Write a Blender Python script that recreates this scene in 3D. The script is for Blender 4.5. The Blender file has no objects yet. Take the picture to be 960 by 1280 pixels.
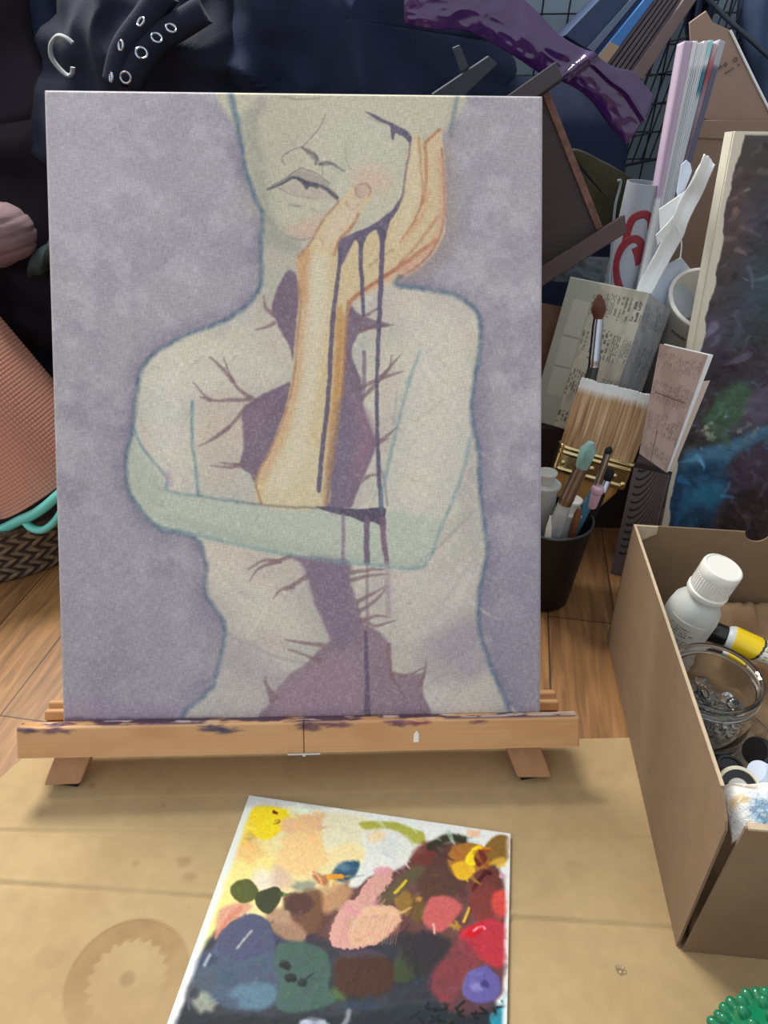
import bpy, math, random
import numpy as np
from mathutils import Vector, Matrix
random.seed(7)
SC = bpy.context.scene
COL = SC.collection

# ---------------------------------------------------------------- camera, world, lights, exposure
F_PX, PITCH, ROLL, CAM_H = 945.8, math.radians(32.78), math.radians(0.913), 0.496
_f = np.array([0, math.cos(PITCH), -math.sin(PITCH)])
_r = np.array([1.0, 0, 0]); _u = np.cross(_r, _f)
_r, _u = math.cos(ROLL)*_r + math.sin(ROLL)*_u, -math.sin(ROLL)*_r + math.cos(ROLL)*_u
CAM = np.array([0, 0, CAM_H])
cam_data = bpy.data.cameras.new('camera'); cam = bpy.data.objects.new('camera', cam_data); COL.objects.link(cam)
cam_data.sensor_fit = 'VERTICAL'; cam_data.sensor_height = 36.0; cam_data.lens = 36.0*F_PX/1280
cam_data.clip_start = 0.01
cam.matrix_world = Matrix(((_r[0], _u[0], -_f[0], 0), (_r[1], _u[1], -_f[1], 0), (_r[2], _u[2], -_f[2], CAM_H), (0, 0, 0, 1)))
SC.camera = cam

world = bpy.data.worlds.new('room_light'); SC.world = world; world.use_nodes = True
wn = world.node_tree.nodes['Background']
wn.inputs[0].default_value = (0.91, 0.955, 1.0, 1); wn.inputs[1].default_value = 0.86
# the room is brighter towards its upper left front, dimmer to the right and behind
_wt = world.node_tree; _tc = _wt.nodes.new('ShaderNodeTexCoord'); _dp = _wt.nodes.new('ShaderNodeVectorMath'); _dp.operation = 'DOT_PRODUCT'
_dp.inputs[1].default_value = (-0.60, -0.60, 0.53); _wt.links.new(_tc.outputs['Generated'], _dp.inputs[0])
_mr = _wt.nodes.new('ShaderNodeMapRange'); _mr.inputs['From Min'].default_value = -0.7; _mr.inputs['From Max'].default_value = 1.0
_mr.inputs['To Min'].default_value = 0.33; _mr.inputs['To Max'].default_value = 1.04
_wt.links.new(_dp.outputs['Value'], _mr.inputs['Value']); _wt.links.new(_mr.outputs[0], wn.inputs[1])

ld = bpy.data.lights.new('window_daylight', 'AREA'); ld.shape = 'RECTANGLE'; ld.size = 0.55; ld.size_y = 0.4
ld.energy = 35.0; ld.color = (1.0, 0.96, 0.88)
lo = bpy.data.objects.new('window_daylight', ld); COL.objects.link(lo)
_tgt = Vector((0.0, 0.35, 0.0)); lo.location = _tgt + 1.75*Vector((-0.31, 0.55, 0.82)).normalized()
lo.rotation_euler = (_tgt - lo.location).to_track_quat('-Z', 'Y').to_euler()

SC.view_settings.view_transform = 'Standard'; SC.view_settings.look = 'None'
SC.view_settings.exposure = 0.0; SC.view_settings.gamma = 1.0; SC.view_settings.use_curve_mapping = False

# ---------------------------------------------------------------- helpers
def ray(x, y): return _f + _r*(x-480)/F_PX - _u*(y-640)/F_PX
def on_z(x, y, z=0.0):
    d = ray(x, y); return CAM + d*((z-CAM_H)/d[2])
def at(x, y, Y):
    d = ray(x, y); return CAM + d*(Y/d[1])
def proj(P):
    d = np.asarray(P, float) - CAM
    z = d @ _f
    return 480 + F_PX*(d @ _r)/z, 640 - F_PX*(d @ _u)/z
def unit(v):
    v = np.asarray(v, float); return v/np.linalg.norm(v)

def s2l(c):
    c = np.asarray(c, float)/255.0
    return np.where(c <= 0.04045, c/12.92, ((c+0.055)/1.055)**2.4)
def lin(r, g, b): return tuple(float(v) for v in s2l((r, g, b))) + (1.0,)

def mat(name, rgb, rough=0.6, var=0.0, scale=40, bump=0.0, bscale=None, metal=0.0, trans=0.0, ior=1.45, coat=0.0,
        attr=None, stretch=None, rgb2=None, sheen=0.0, alpha=1.0, sss=0.0, detail=4):
    m = bpy.data.materials.new(name); m.use_nodes = True
    nt = m.node_tree; N = nt.nodes; L = nt.links; b = N['Principled BSDF']
    b.inputs['Roughness'].default_value = rough; b.inputs['Metallic'].default_value = metal
    b.inputs['Transmission Weight'].default_value = trans; b.inputs['IOR'].default_value = ior
    b.inputs['Coat Weight'].default_value = coat; b.inputs['Sheen Weight'].default_value = sheen
    b.inputs['Alpha'].default_value = alpha
    if sss:
        b.inputs['Subsurface Weight'].default_value = sss; b.inputs['Subsurface Scale'].default_value = 0.01
    base = None
    tc = N.new('ShaderNodeTexCoord'); mp = N.new('ShaderNodeMapping'); L.new(tc.outputs['Object'], mp.inputs[0])
    if stretch: mp.inputs['Scale'].default_value = stretch
    if attr:
        a = N.new('ShaderNodeVertexColor'); a.layer_name = attr; base = a.outputs['Color']
    c1 = lin(*rgb)
    if var > 0:
        nz = N.new('ShaderNodeTexNoise'); nz.inputs['Scale'].default_value = scale; nz.inputs['Detail'].default_value = detail
        L.new(mp.outputs[0], nz.inputs['Vector'])
        rp = N.new('ShaderNodeValToRGB'); rp.color_ramp.elements[0].position = 0.3; rp.color_ramp.elements[1].position = 0.7
        L.new(nz.outputs['Fac'], rp.inputs[0])
        if attr:
            k = 1-var
            rp.color_ramp.elements[0].color = (k, k, k, 1); rp.color_ramp.elements[1].color = (1+var*0.4,)*3 + (1,)
            mx = N.new('ShaderNodeMix'); mx.data_type = 'RGBA'; mx.blend_type = 'MULTIPLY'; mx.inputs['Factor'].default_value = 1
            L.new(base, mx.inputs['A']); L.new(rp.outputs[0], mx.inputs['B']); base = mx.outputs['Result']
        else:
            c2 = lin(*rgb2) if rgb2 else tuple(v*(1-var) for v in c1[:3]) + (1,)
            rp.color_ramp.elements[0].color = c2; rp.color_ramp.elements[1].color = c1; base = rp.outputs[0]
    if base is not None: L.new(base, b.inputs['Base Color'])
    else: b.inputs['Base Color'].default_value = c1
    if bump > 0:
        nb = N.new('ShaderNodeTexNoise'); nb.inputs['Scale'].default_value = bscale or scale; nb.inputs['Detail'].default_value = 5
        L.new(mp.outputs[0], nb.inputs['Vector'])
        bp = N.new('ShaderNodeBump'); bp.inputs['Strength'].default_value = bump; bp.inputs['Distance'].default_value = 0.002
        L.new(nb.outputs['Fac'], bp.inputs['Height']); L.new(bp.outputs[0], b.inputs['Normal'])
    return m

def link(o, parent=None):
    COL.objects.link(o)
    if parent: o.parent = parent
    return o
def tag(o, label=None, cat=None, group=None, kind=None):
    if label: o['label'] = label
    if cat: o['category'] = cat
    if group: o['group'] = group
    if kind: o['kind'] = kind
    return o
def thing(name, loc, label, cat, group=None, rotz=0.0):
    o = bpy.data.objects.new(name, None); o.empty_display_size = 0.02; link(o)
    o.location = Vector(loc); o.rotation_euler = (0, 0, rotz)
    return tag(o, label, cat, group)

class MB:
    def __init__(s): s.v = []; s.f = []
    def add(s, vs, fs):
        n = len(s.v); s.v += [tuple(map(float, p)) for p in vs]; s.f += [tuple(i+n for i in f) for f in fs]; return s
    def box(s, c, h, ax=None):
        c = np.asarray(c, float); A = np.eye(3) if ax is None else np.asarray(ax, float)
        vs = [c + sx*h[0]*A[0] + sy*h[1]*A[1] + sz*h[2]*A[2] for sx in (-1, 1) for sy in (-1, 1) for sz in (-1, 1)]
        return s.add(vs, [(0, 1, 3, 2), (4, 6, 7, 5), (0, 4, 5, 1), (2, 3, 7, 6), (0, 2, 6, 4), (1, 5, 7, 3)])
    def prism(s, pts, off):
        pts = [np.asarray(p, float) for p in pts]; off = np.asarray(off, float); n = len(pts)
        return s.add(pts + [p+off for p in pts], [tuple(range(n))[::-1], tuple(range(n, 2*n))] + [(i, (i+1) % n, n+(i+1) % n, n+i) for i in range(n)])
    def tube(s, pts, rad, seg=12, cap=True, flat=None):
        pts = [np.asarray(p, float) for p in pts]; n = len(pts)
        rad = [rad]*n if np.isscalar(rad) else list(rad)
        t0 = unit(pts[1]-pts[0]); ref = np.array([0, 0, 1.0]) if abs(t0[2]) < 0.9 else np.array([1.0, 0, 0])
        a = unit(np.cross(t0, ref)); base = len(s.v); vs = []
        for i, p in enumerate(pts):
            t = unit(pts[min(i+1, n-1)] - pts[max(i-1, 0)])
            a = unit(a - t*(a @ t)); b = np.cross(t, a)
            for k in range(seg):
                q = 2*math.pi*k/seg; vs.append(p + rad[i]*(math.cos(q)*a + math.sin(q)*b*(flat or 1)))
        fs = [(i*seg+k, i*seg+(k+1) % seg, (i+1)*seg+(k+1) % seg, (i+1)*seg+k) for i in range(n-1) for k in range(seg)]
        if cap: fs += [tuple(range(seg))[::-1], tuple((n-1)*seg+k for k in range(seg))]
        return s.add(vs, fs)
    def lathe(s, prof, o=(0, 0, 0), axis=(0, 0, 1), seg=32, ref=None):
        ax = unit(axis); o = np.asarray(o, float)
        r0 = np.array(ref, float) if ref is not None else (np.array([1.0, 0, 0]) if abs(ax[0]) < 0.9 else np.array([0, 1.0, 0]))
        a = unit(r0 - ax*(r0 @ ax)); b = np.cross(ax, a); vs = []
        for (r, z) in prof:
            for k in range(seg):
                q = 2*math.pi*k/seg; vs.append(o + ax*z + max(r, 1e-5)*(math.cos(q)*a + math.sin(q)*b))
        n = len(prof)
        fs = [(i*seg+k, i*seg+(k+1) % seg, (i+1)*seg+(k+1) % seg, (i+1)*seg+k) for i in range(n-1) for k in range(seg)]
        return s.add(vs, fs)
    def build(s, name, m, parent=None, smooth=False, origin=None, bevel=0.0, label=None, seg=2):
        me = bpy.data.meshes.new(name)
        o = np.zeros(3) if origin is None else np.asarray(origin, float)
        me.from_pydata([tuple(np.asarray(p)-o) for p in s.v], [], s.f)
        me.update(); me.materials.append(m)
        if smooth:
            me.polygons.foreach_set('use_smooth', [True]*len(me.polygons))
        ob = bpy.data.objects.new(name, me); ob.location = Vector(o); link(ob, parent)
        import bmesh
        bm = bmesh.new(); bm.from_mesh(me); bmesh.ops.recalc_face_normals(bm, faces=bm.faces); bm.to_mesh(me); bm.free()
        if bevel:
            bv = ob.modifiers.new('bevel', 'BEVEL'); bv.width = bevel; bv.segments = seg; bv.limit_method = 'ANGLE'
        if smooth: 
            try: me.set_sharp_from_angle(angle=math.radians(42))
            except Exception: pass
        if label: ob['label'] = label
        return ob

def child_of(t):
    """world -> local offset helper: origin to subtract when the parent Empty is unrotated"""
    return np.array(t.location)

def part(mb, name, m, t, **k):
    """parts are authored in world space under an unrotated Empty"""
    o = mb.build(name, m, t, **k); o.location = Vector(o.location) - Vector(root_loc(t)); return o
def root_loc(t):
    p = Vector((0, 0, 0))
    while t is not None: p += Vector(t.location); t = t.parent
    return p

def grid_mesh(name, P, m, parent=None, colors=None, closed=None, smooth=True, label=None, origin=None):
    """P: (n, k, 3) array of points -> quad sheet; closed=offset vector adds a back sheet and rims so it has thickness"""
    n, k = P.shape[:2]; V = P.reshape(-1, 3)
    idx = np.arange(n*k).reshape(n, k)
    Q = np.stack([idx[:-1, :-1], idx[:-1, 1:], idx[1:, 1:], idx[1:, :-1]], -1).reshape(-1, 4)
    if closed is not None:
        off = np.asarray(closed, float)
        if off.ndim == 1:
            B = V + off
        else: B = off.reshape(-1, 3)
        M = n*k
        V = np.vstack([V, B])
        Q2 = Q[:, ::-1] + M
        ring = np.concatenate([idx[0, :], idx[1:, -1], idx[-1, -2::-1], idx[-2:0:-1, 0]])
        R2 = np.roll(ring, -1)
        S = np.stack([ring, ring+M, R2+M, R2], -1)
        Q = np.vstack([Q, Q2, S])
    o = np.zeros(3) if origin is None else np.asarray(origin, float)
    V = V - o
    me = bpy.data.meshes.new(name)
    me.vertices.add(len(V)); me.vertices.foreach_set('co', V.astype(np.float32).ravel())
    me.loops.add(Q.size); me.loops.foreach_set('vertex_index', Q.astype(np.int32).ravel())
    me.polygons.add(len(Q)); me.polygons.foreach_set('loop_start', np.arange(0, Q.size, 4, dtype=np.int32))
    me.update(calc_edges=True)
    if smooth: me.polygons.foreach_set('use_smooth', np.ones(len(Q), bool))
    if colors is not None:
        C = colors.reshape(-1, 3)
        if closed is not None: C = np.vstack([C, C])
        ca = me.color_attributes.new('paint', 'FLOAT_COLOR', 'POINT')
        RGBA = np.ones((len(V), 4), np.float32); RGBA[:, :3] = s2l(np.clip(C, 0, 255))
        ca.data.foreach_set('color', RGBA.ravel())
    me.materials.append(m)
    ob = bpy.data.objects.new(name, me); ob.location = Vector(o); link(ob, parent)
    if parent: ob.location = Vector(ob.location) - root_loc(parent)
    if label: ob['label'] = label
    me.validate()
    import bmesh
    if closed is not None and len(V) < 60000:
        bm = bmesh.new(); bm.from_mesh(me); bmesh.ops.recalc_face_normals(bm, faces=bm.faces); bm.to_mesh(me); bm.free()
    return ob

# --- numpy noise and painting on a surface (colours in 0..255 sRGB of the paint itself)
_rng = np.random.RandomState(3); _LAT = _rng.rand(256, 256)
def vnoise(x, y, s=1.0, seed=0):
    x = np.asarray(x)*s + seed*17.13; y = np.asarray(y)*s + seed*31.7
    xi = np.floor(x).astype(int); yi = np.floor(y).astype(int); fx = x-xi; fy = y-yi
    fx = fx*fx*(3-2*fx); fy = fy*fy*(3-2*fy)
    g = lambda a, b: _LAT[a & 255, b & 255]
    return (g(xi, yi)*(1-fx)+g(xi+1, yi)*fx)*(1-fy) + (g(xi, yi+1)*(1-fx)+g(xi+1, yi+1)*fx)*fy
def fbm(x, y, s=1.0, seed=0, oct=4):
    t = 0; a = 0.5; n = 0
    for i in range(oct):
        t = t + a*vnoise(x, y, s*2**i, seed+i*7); n += a; a *= 0.5
    return t/n
def smoothpts(pts, closed=True, sub=5):
    P = np.asarray(pts, float); n = len(P); out = []
    rng = range(n) if closed else range(n-1)
    for i in rng:
        p0 = P[(i-1) % n] if closed or i > 0 else P[0]; p1 = P[i]; p2 = P[(i+1) % n]
        p3 = P[(i+2) % n] if closed or i+2 < n else P[-1]
        for k in range(sub):
            t = k/sub
            out.append(0.5*((2*p1)+(-p0+p2)*t+(2*p0-5*p1+4*p2-p3)*t*t+(-p0+3*p1-3*p2+p3)*t**3))
    if not closed: out.append(P[-1])
    return np.array(out)
class Paint:
    def __init__(s, X, Y, base):
        s.X = X.ravel(); s.Y = Y.ravel(); s.C = np.ones((s.X.size, 3))*np.asarray(base, float); s.H = np.zeros(s.X.size)
    def sel(s, x0, y0, x1, y1): return np.nonzero((s.X > x0) & (s.X < x1) & (s.Y > y0) & (s.Y < y1))[0]
    def mix(s, i, col, a):
        a = np.clip(a, 0, 1)[:, None]; s.C[i] = s.C[i]*(1-a) + np.asarray(col, float)*a
    def wob(s, i, amp, sc, seed):
        x = s.X[i] + amp*(fbm(s.X[i], s.Y[i], sc, seed, 3)-.5)*2; y = s.Y[i] + amp*(fbm(s.X[i], s.Y[i], sc, seed+50, 3)-.5)*2
        return x, y
    @staticmethod
    def dist(x, y, P, closed):
        d2 = np.full(x.shape, 1e12); tt = np.zeros(x.shape); n = len(P)
        for k in range(n if closed else n-1):
            a = P[k]; b = P[(k+1) % n]; e = b-a; L = e@e+1e-9
            t = np.clip(((x-a[0])*e[0]+(y-a[1])*e[1])/L, 0, 1)
            d = (x-a[0]-t*e[0])**2+(y-a[1]-t*e[1])**2
            m = d < d2; d2[m] = d[m]; tt[m] = (k+t[m])/max(1, (n-1))
        return np.sqrt(d2), tt
    def fill(s, pts, col, a=1.0, soft=2.0, smooth=True, warp=2.0, wsc=.08, seed=1, tex=0.0, tsc=.05, inner=0.0, h=0.0):
        """soft: edge feather; inner: if >0 the fill fades from the edge inwards over that distance (a rim of colour)"""
        P = smoothpts(pts, True, 4) if smooth else np.asarray(pts, float)
        pad = soft+warp+3
        i = s.sel(P[:, 0].min()-pad, P[:, 1].min()-pad, P[:, 0].max()+pad, P[:, 1].max()+pad)
        if len(i) == 0: return
        x, y = s.wob(i, warp, wsc, seed) if warp else (s.X[i], s.Y[i])
        ins = np.zeros(x.shape, bool); n = len(P)
        for k in range(n):
            p, q = P[k], P[(k+1) % n]
            c = (p[1] > y) != (q[1] > y)
            xx = (q[0]-p[0])*(y-p[1])/((q[1]-p[1]) if q[1] != p[1] else 1e-9)+p[0]
            ins ^= c & (x < xx)
        d, _ = s.dist(x, y, P, True); sd = np.where(ins, d, -d)
        A = np.clip(sd/soft+.5, 0, 1)
        if inner: A = A*np.clip(1-d/inner, 0, 1)**1.3
        if h: s.H[i] = np.maximum(s.H[i], A*h*(0.35+1.0*fbm(s.X[i], s.Y[i], .12, seed+5, 3)))
        A = A*a
        if tex: A = A*(1-tex+2*tex*fbm(s.X[i], s.Y[i], tsc, seed+9, 4))
        s.mix(i, col, A)
    def stroke(s, pts, col, w=2.0, a=1.0, soft=1.5, smooth=True, warp=1.0, wsc=.12, seed=1, tex=0.0, tsc=.15, taper=False, h=0.0):
        P = smoothpts(pts, False, 4) if smooth and len(pts) > 2 else np.asarray(pts, float)
        w0, w1 = (w if isinstance(w, tuple) else (w, w)); pad = max(w0, w1)+soft+warp+2
        i = s.sel(P[:, 0].min()-pad, P[:, 1].min()-pad, P[:, 0].max()+pad, P[:, 1].max()+pad)
        if len(i) == 0: return
        x, y = s.wob(i, warp, wsc, seed) if warp else (s.X[i], s.Y[i])
        d, t = s.dist(x, y, P, False); ww = (w0+(w1-w0)*t)/2
        A = np.clip((ww-d)/soft+.5, 0, 1)
        if h: s.H[i] = np.maximum(s.H[i], A*h)
        A = A*a
        if tex: A = A*np.clip(1-tex+2*tex*(fbm(s.X[i], s.Y[i], tsc, seed+3, 3)*1.6-.3), 0, 1.2)
        s.mix(i, col, A)
    def blob(s, cx, cy, rx, ry, col, a=1.0, soft=3.0, rot=0, seed=1, rough=.2, tex=0.0, h=0.0, tsc=.08):
        n = 14; rr = np.random.RandomState(seed); pts = []
        for k in range(n):
            q = 2*math.pi*k/n; f = 1+rough*(rr.rand()-.5)*2
            u, v = rx*f*math.cos(q), ry*f*math.sin(q)
            pts.append((cx+u*math.cos(rot)-v*math.sin(rot), cy+u*math.sin(rot)+v*math.cos(rot)))
        s.fill(pts, col, a, soft, True, 1.2, .15, seed, tex, tsc, h=h)

def orient(n, up=(0, 0, 1)):
    n = unit(n); u = unit(np.cross(up, n)); return u, np.cross(n, u), n

def slab4(c, t):
    """closed panel from four corners (TL, TR, BR, BL) with thickness t going away from the viewer"""
    c = [np.asarray(p, float) for p in c]; n = unit(np.cross(c[1]-c[0], c[3]-c[0]))
    if n @ (c[0]-CAM) < 0: n = -n
    return MB().prism(c, n*t)

# ---------------------------------------------------------------- materials
M = {}
M['kraft'] = mat('kraft_card', (134, 111, 86), .85, .10, 60, .15, 300)
M['kraft_cut'] = mat('cut_card_edge', (196, 176, 148), .9, .15, 200, .2, 600)
M['kraft_dark'] = mat('brown_card', (128, 100, 82), .85, .12, 50, .15, 250)
M['beech'] = mat('beech_wood', (196, 150, 102), .5, .16, 30, .08, 60, stretch=(1, 8, 8))
M['beech_leg'] = mat('beech_leg_wood', (172, 128, 90), .55, .16, 30, .08, 60, stretch=(6, 6, 1))
M['rubber'] = mat('black_rubber', (28, 27, 28), .8)
M['steel'] = mat('steel', (190, 190, 188), .3, metal=1)
M['canvas_side'] = mat('canvas_cloth', (196, 192, 184), .9, .1, 200, .2, 900)
M['raw_wood'] = mat('stretcher_wood', (190, 160, 120), .8, .1, 40)
M['black_metal'] = mat('black_mesh_metal', (20, 22, 26), .45, .3, 400, .2, 900)
M['white_plastic'] = mat('white_plastic', (232, 230, 222), .35, coat=.2)
M['clear_plastic'] = mat('frosted_plastic', (214, 218, 214), .4, trans=.2, sss=.1)
M['black_plastic'] = mat('black_plastic', (18, 18, 20), .3, coat=.3)
M['glass'] = mat('clear_glass', (250, 252, 252), .03, trans=1.0, ior=1.45)
M['gold'] = mat('brass_ferrule', (226, 204, 150), .24, .2, 30, .25, 60, metal=1)
M['silver'] = mat('nickel_ferrule', (186, 192, 204), .22, metal=1)
M['paper'] = mat('white_paper', (234, 238, 240), .8, .06, 60, .1, 200)
M['bluepaper'] = mat('pale_blue_paper', (214, 226, 246), .75, .05, 40)
M['darkwood'] = mat('dark_wood', (56, 42, 42), .55, .35, 30, .15, 60, stretch=(2, 2, 10))
M['darkwood_worn'] = mat('worn_wood_edge', (122, 86, 74), .7, .5, 160, .3, 300)
M['cloth_black'] = mat('black_cloth', (22, 29, 50), .95, .3, 25, .25, 700)  # black cloth; bluish lens haze is put into its base colour
M['cloth_navy'] = mat('navy_black_cloth', (27, 39, 68), .95, .3, 20, .25, 600)  # navy cloth, tinted bluer to carry the same haze
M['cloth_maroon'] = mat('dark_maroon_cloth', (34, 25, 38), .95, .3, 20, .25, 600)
M['cloth_olive'] = mat('olive_cloth', (58, 58, 36), .9, .3, 30, .2, 500, sheen=.1)
M['cloth_green'] = mat('grey_green_cloth', (58, 70, 70), .95, .2, 40, .2, 500)
M['cloth_pink'] = mat('dusty_pink_cloth', (136, 112, 118), .9, .2, 25, .2, 400)
M['purple_film'] = mat('purple_film', (66, 32, 96), .16, .35, 14, .12, 30, coat=.8)
M['teal'] = mat('teal_plastic', (96, 190, 180), .3, coat=.3)
M['wall'] = mat('pale_wall_paint', (150, 168, 184), .9, .05, 6, .1, 200)

def weave(m, scale, strength):
    """fine linen weave: two thread directions as bump and slight tone"""
    nt = m.node_tree; N = nt.nodes; L = nt.links; b = N['Principled BSDF']
    uv = N.new('ShaderNodeTexCoord')
    outs = []
    for st in ((scale*.12, scale, scale), (scale, scale*.12, scale*.12)):
        mp = N.new('ShaderNodeMapping'); mp.inputs['Scale'].default_value = st; L.new(uv.outputs['Object'], mp.inputs[0])
        n = N.new('ShaderNodeTexNoise'); n.inputs['Scale'].default_value = 1; n.inputs['Detail'].default_value = 2; L.new(mp.outputs[0], n.inputs['Vector'])
        outs.append(n.outputs['Fac'])
    ad = N.new('ShaderNodeMath'); ad.operation = 'ADD'; L.new(outs[0], ad.inputs[0]); L.new(outs[1], ad.inputs[1])
    bp = N.new('ShaderNodeBump'); bp.inputs['Strength'].default_value = strength; bp.inputs['Distance'].default_value = .0006
    L.new(ad.outputs[0], bp.inputs['Height']); L.new(bp.outputs[0], b.inputs['Normal'])
    rp = N.new('ShaderNodeMapRange'); rp.inputs['From Min'].default_value = .75; rp.inputs['From Max'].default_value = 1.3
    rp.inputs['To Min'].default_value = .80; rp.inputs['To Max'].default_value = 1.17; L.new(ad.outputs[0], rp.inputs[0])
    src = b.inputs['Base Color'].links[0].from_socket
    mx = N.new('ShaderNodeMix'); mx.data_type = 'RGBA'; mx.blend_type = 'MULTIPLY'; mx.inputs['Factor'].default_value = 1
    L.new(src, mx.inputs['A']); L.new(rp.outputs[0], mx.inputs['B']); L.new(mx.outputs['Result'], b.inputs['Base Color'])
M['painting'] = mat('painted_linen', (255, 255, 255), .75, attr='paint'); weave(M['painting'], 1500, .3)
M['palette_paint'] = mat('palette_paint', (255, 255, 255), .5, attr='paint', bump=.1, bscale=200, coat=.0)
M['palette_paint'].node_tree.nodes['Principled BSDF'].inputs['Specular IOR Level'].default_value = .2
M['dark_paint'] = mat('dark_oil_paint', (255, 255, 255), .42, attr='paint', bump=.35, bscale=120)
M['print'] = mat('printed_paper', (255, 255, 255), .8, attr='paint')
M['floorcard'] = mat('floor_cardboard', (255, 255, 255), .85, .07, 90, .12, 500, attr='paint')

# ---------------------------------------------------------------- setting: floor, wall
def floor_material():
    m = bpy.data.materials.new('laminate_floor'); m.use_nodes = True; nt = m.node_tree; N = nt.nodes; L = nt.links; b = N['Principled BSDF']
    tc = N.new('ShaderNodeTexCoord'); mp = N.new('ShaderNodeMapping'); L.new(tc.outputs['Object'], mp.inputs[0])
    mp.inputs['Rotation'].default_value = (0, 0, math.radians(-81.5)); mp.inputs['Location'].default_value = (.03, .012, 0)
    br = N.new('ShaderNodeTexBrick'); L.new(mp.outputs[0], br.inputs['Vector'])
    br.inputs['Color1'].default_value = lin(176, 132, 84); br.inputs['Color2'].default_value = lin(146, 106, 68); br.inputs['Mortar'].default_value = lin(86, 60, 40)
    br.inputs['Scale'].default_value = 1; br.inputs['Mortar Size'].default_value = .0008; br.inputs['Brick Width'].default_value = .42; br.inputs['Row Height'].default_value = .066
    m2 = N.new('ShaderNodeMapping'); L.new(mp.outputs[0], m2.inputs[0]); m2.inputs['Scale'].default_value = (14, 150, 1)
    nz = N.new('ShaderNodeTexNoise'); L.new(m2.outputs[0], nz.inputs['Vector']); nz.inputs['Scale'].default_value = 1; nz.inputs['Detail'].default_value = 6; nz.inputs['Distortion'].default_value = .6
    rp = N.new('ShaderNodeValToRGB'); L.new(nz.outputs['Fac'], rp.inputs[0])
    rp.color_ramp.elements[0].position = .32; rp.color_ramp.elements[0].color = (.5, .46, .42, 1); rp.color_ramp.elements[1].position = .72; rp.color_ramp.elements[1].color = (1.25, 1.2, 1.12, 1)
    mx = N.new('ShaderNodeMix'); mx.data_type = 'RGBA'; mx.blend_type = 'MULTIPLY'; mx.inputs['Factor'].default_value = .85
    L.new(br.outputs['Color'], mx.inputs['A']); L.new(rp.outputs[0], mx.inputs['B']); L.new(mx.outputs['Result'], b.inputs['Base Color'])
    bp = N.new('ShaderNodeBump'); bp.inputs['Strength'].default_value = .15; bp.inputs['Distance'].default_value = .001
    L.new(nz.outputs['Fac'], bp.inputs['Height']); L.new(bp.outputs[0], b.inputs['Normal'])
    b.inputs['Roughness'].default_value = .5
    return m
tag(MB().box((0, .2, -.01), (1.6, 1.4, .01)).build('floor', floor_material()), kind='structure')
WALL_Y = 1.10
tag(MB().box((0, WALL_Y+.04, .38), (1.6, .04, .38)).build('wall_back', M['wall']), kind='structure')

# ---------------------------------------------------------------- cardboard sheet on the floor
def cardboard_sheet():
    x0, x1, y0, y1 = -.47, .52, -.02, .432
    nx, ny = 660, 320
    gx, gy = np.meshgrid(np.linspace(x0, x1, nx), np.linspace(0, 1, ny))
    A = on_z(40, 940); B = on_z(0, 985)
    yb = .413 + (gx+.28)*.036                      # back edge, slightly skewed
    gyw = y0 + gy*(yb-y0)
    # left edge runs obliquely: squeeze the columns
    slope = (B[0]-A[0])/(B[1]-A[1])
    xl = A[0] + (gyw-A[1])*slope*1.6
    gxw = xl + (gx-x0)/(x1-x0)*(x1-xl)
    Z = np.full(gxw.shape, .0022)
    def crease(p, q, depth, w):
        p, q = on_z(*p), on_z(*q); d = unit(q-p); n = np.array([-d[1], d[0]])
        s = (gxw-p[0])*n[0] + (gyw-p[1])*n[1]
        k = .6+.8*vnoise(gxw, gyw, 14, 3)
        return -depth*k*np.exp(-(s/w)**2) + depth*.7*k*np.exp(-((s-2.2*w)/(1.6*w))**2)
    Z += crease((0, 1041), (811, 1050), .0012, .0014) + crease((0, 1107), (844, 1164), .0016, .0016)
    Z += .0006*(fbm(gxw, gyw, 9, 5, 3)-.5)
    X, Y = proj_grid(gxw, gyw)
    P = Paint(X, Y, (182, 156, 114))
    i = np.arange(P.X.size)
    P.mix(i, (166, 139, 99), np.clip((fbm(gxw.ravel(), gyw.ravel(), 12, 11, 4)-.45)*2.2, 0, .55))
    # water stain: dark ring outside a toothed disc, strongest at the upper left
    cx, cy = on_z(160, 1226)[:2]; dx = gxw.ravel()-cx; dy = gyw.ravel()-cy
    r = np.hypot(dx, dy); th = np.arctan2(dy, dx); R = .0365
    tooth = .0215 + .0036*np.abs(((th*20/(2*math.pi)) % 1)-.5)*2
    ring = np.clip((R-r)/.0012+.5, 0, 1)*np.clip((r-tooth)/.0012+.5, 0, 1)
    fade = np.clip(.62+.6*np.sin(th-.35), .10, 1)*(.75+.5*fbm(dx, dy, 120, 4, 3))
    P.mix(i, (140, 108, 70), .5*ring*fade)
    P.mix(i, (140, 108, 70), .5*np.exp(-((r-R)/.0009)**2)*fade)
    P.mix(i, (140, 114, 80), .5*np.clip((.0055-r)/.002, 0, 1))
    for (sx, sy, rr, a) in ((230, 1080, 9, .3), (237, 1098, 8, .25), (115, 984, 3, .5), (205, 1010, 3, .4), (60, 1200, 20, .12), (720, 1090, 16, .12), (170, 1082, 4, .3)):
        P.blob(sx, sy, rr, rr*.7, (130, 100, 66), a, 4, seed=int(sx))
    Pt = np.stack([gxw, gyw, Z], -1)
    back = Pt.copy(); back[..., 2] = .0001
    o = grid_mesh('cardboard_sheet', Pt, M['floorcard'], colors=P.C, closed=back)
    tag(o, 'flattened creased brown cardboard with a round water stain lying on the wooden floor', 'cardboard')
def proj_grid(gx, gy, gz=0.0):
    d = np.stack([gx-CAM[0], gy-CAM[1], np.zeros_like(gx)+gz-CAM[2]], -1)
    z = d @ _f
    return 480+F_PX*(d @ _r)/z, 640-F_PX*(d @ _u)/z
cardboard_sheet()

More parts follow.
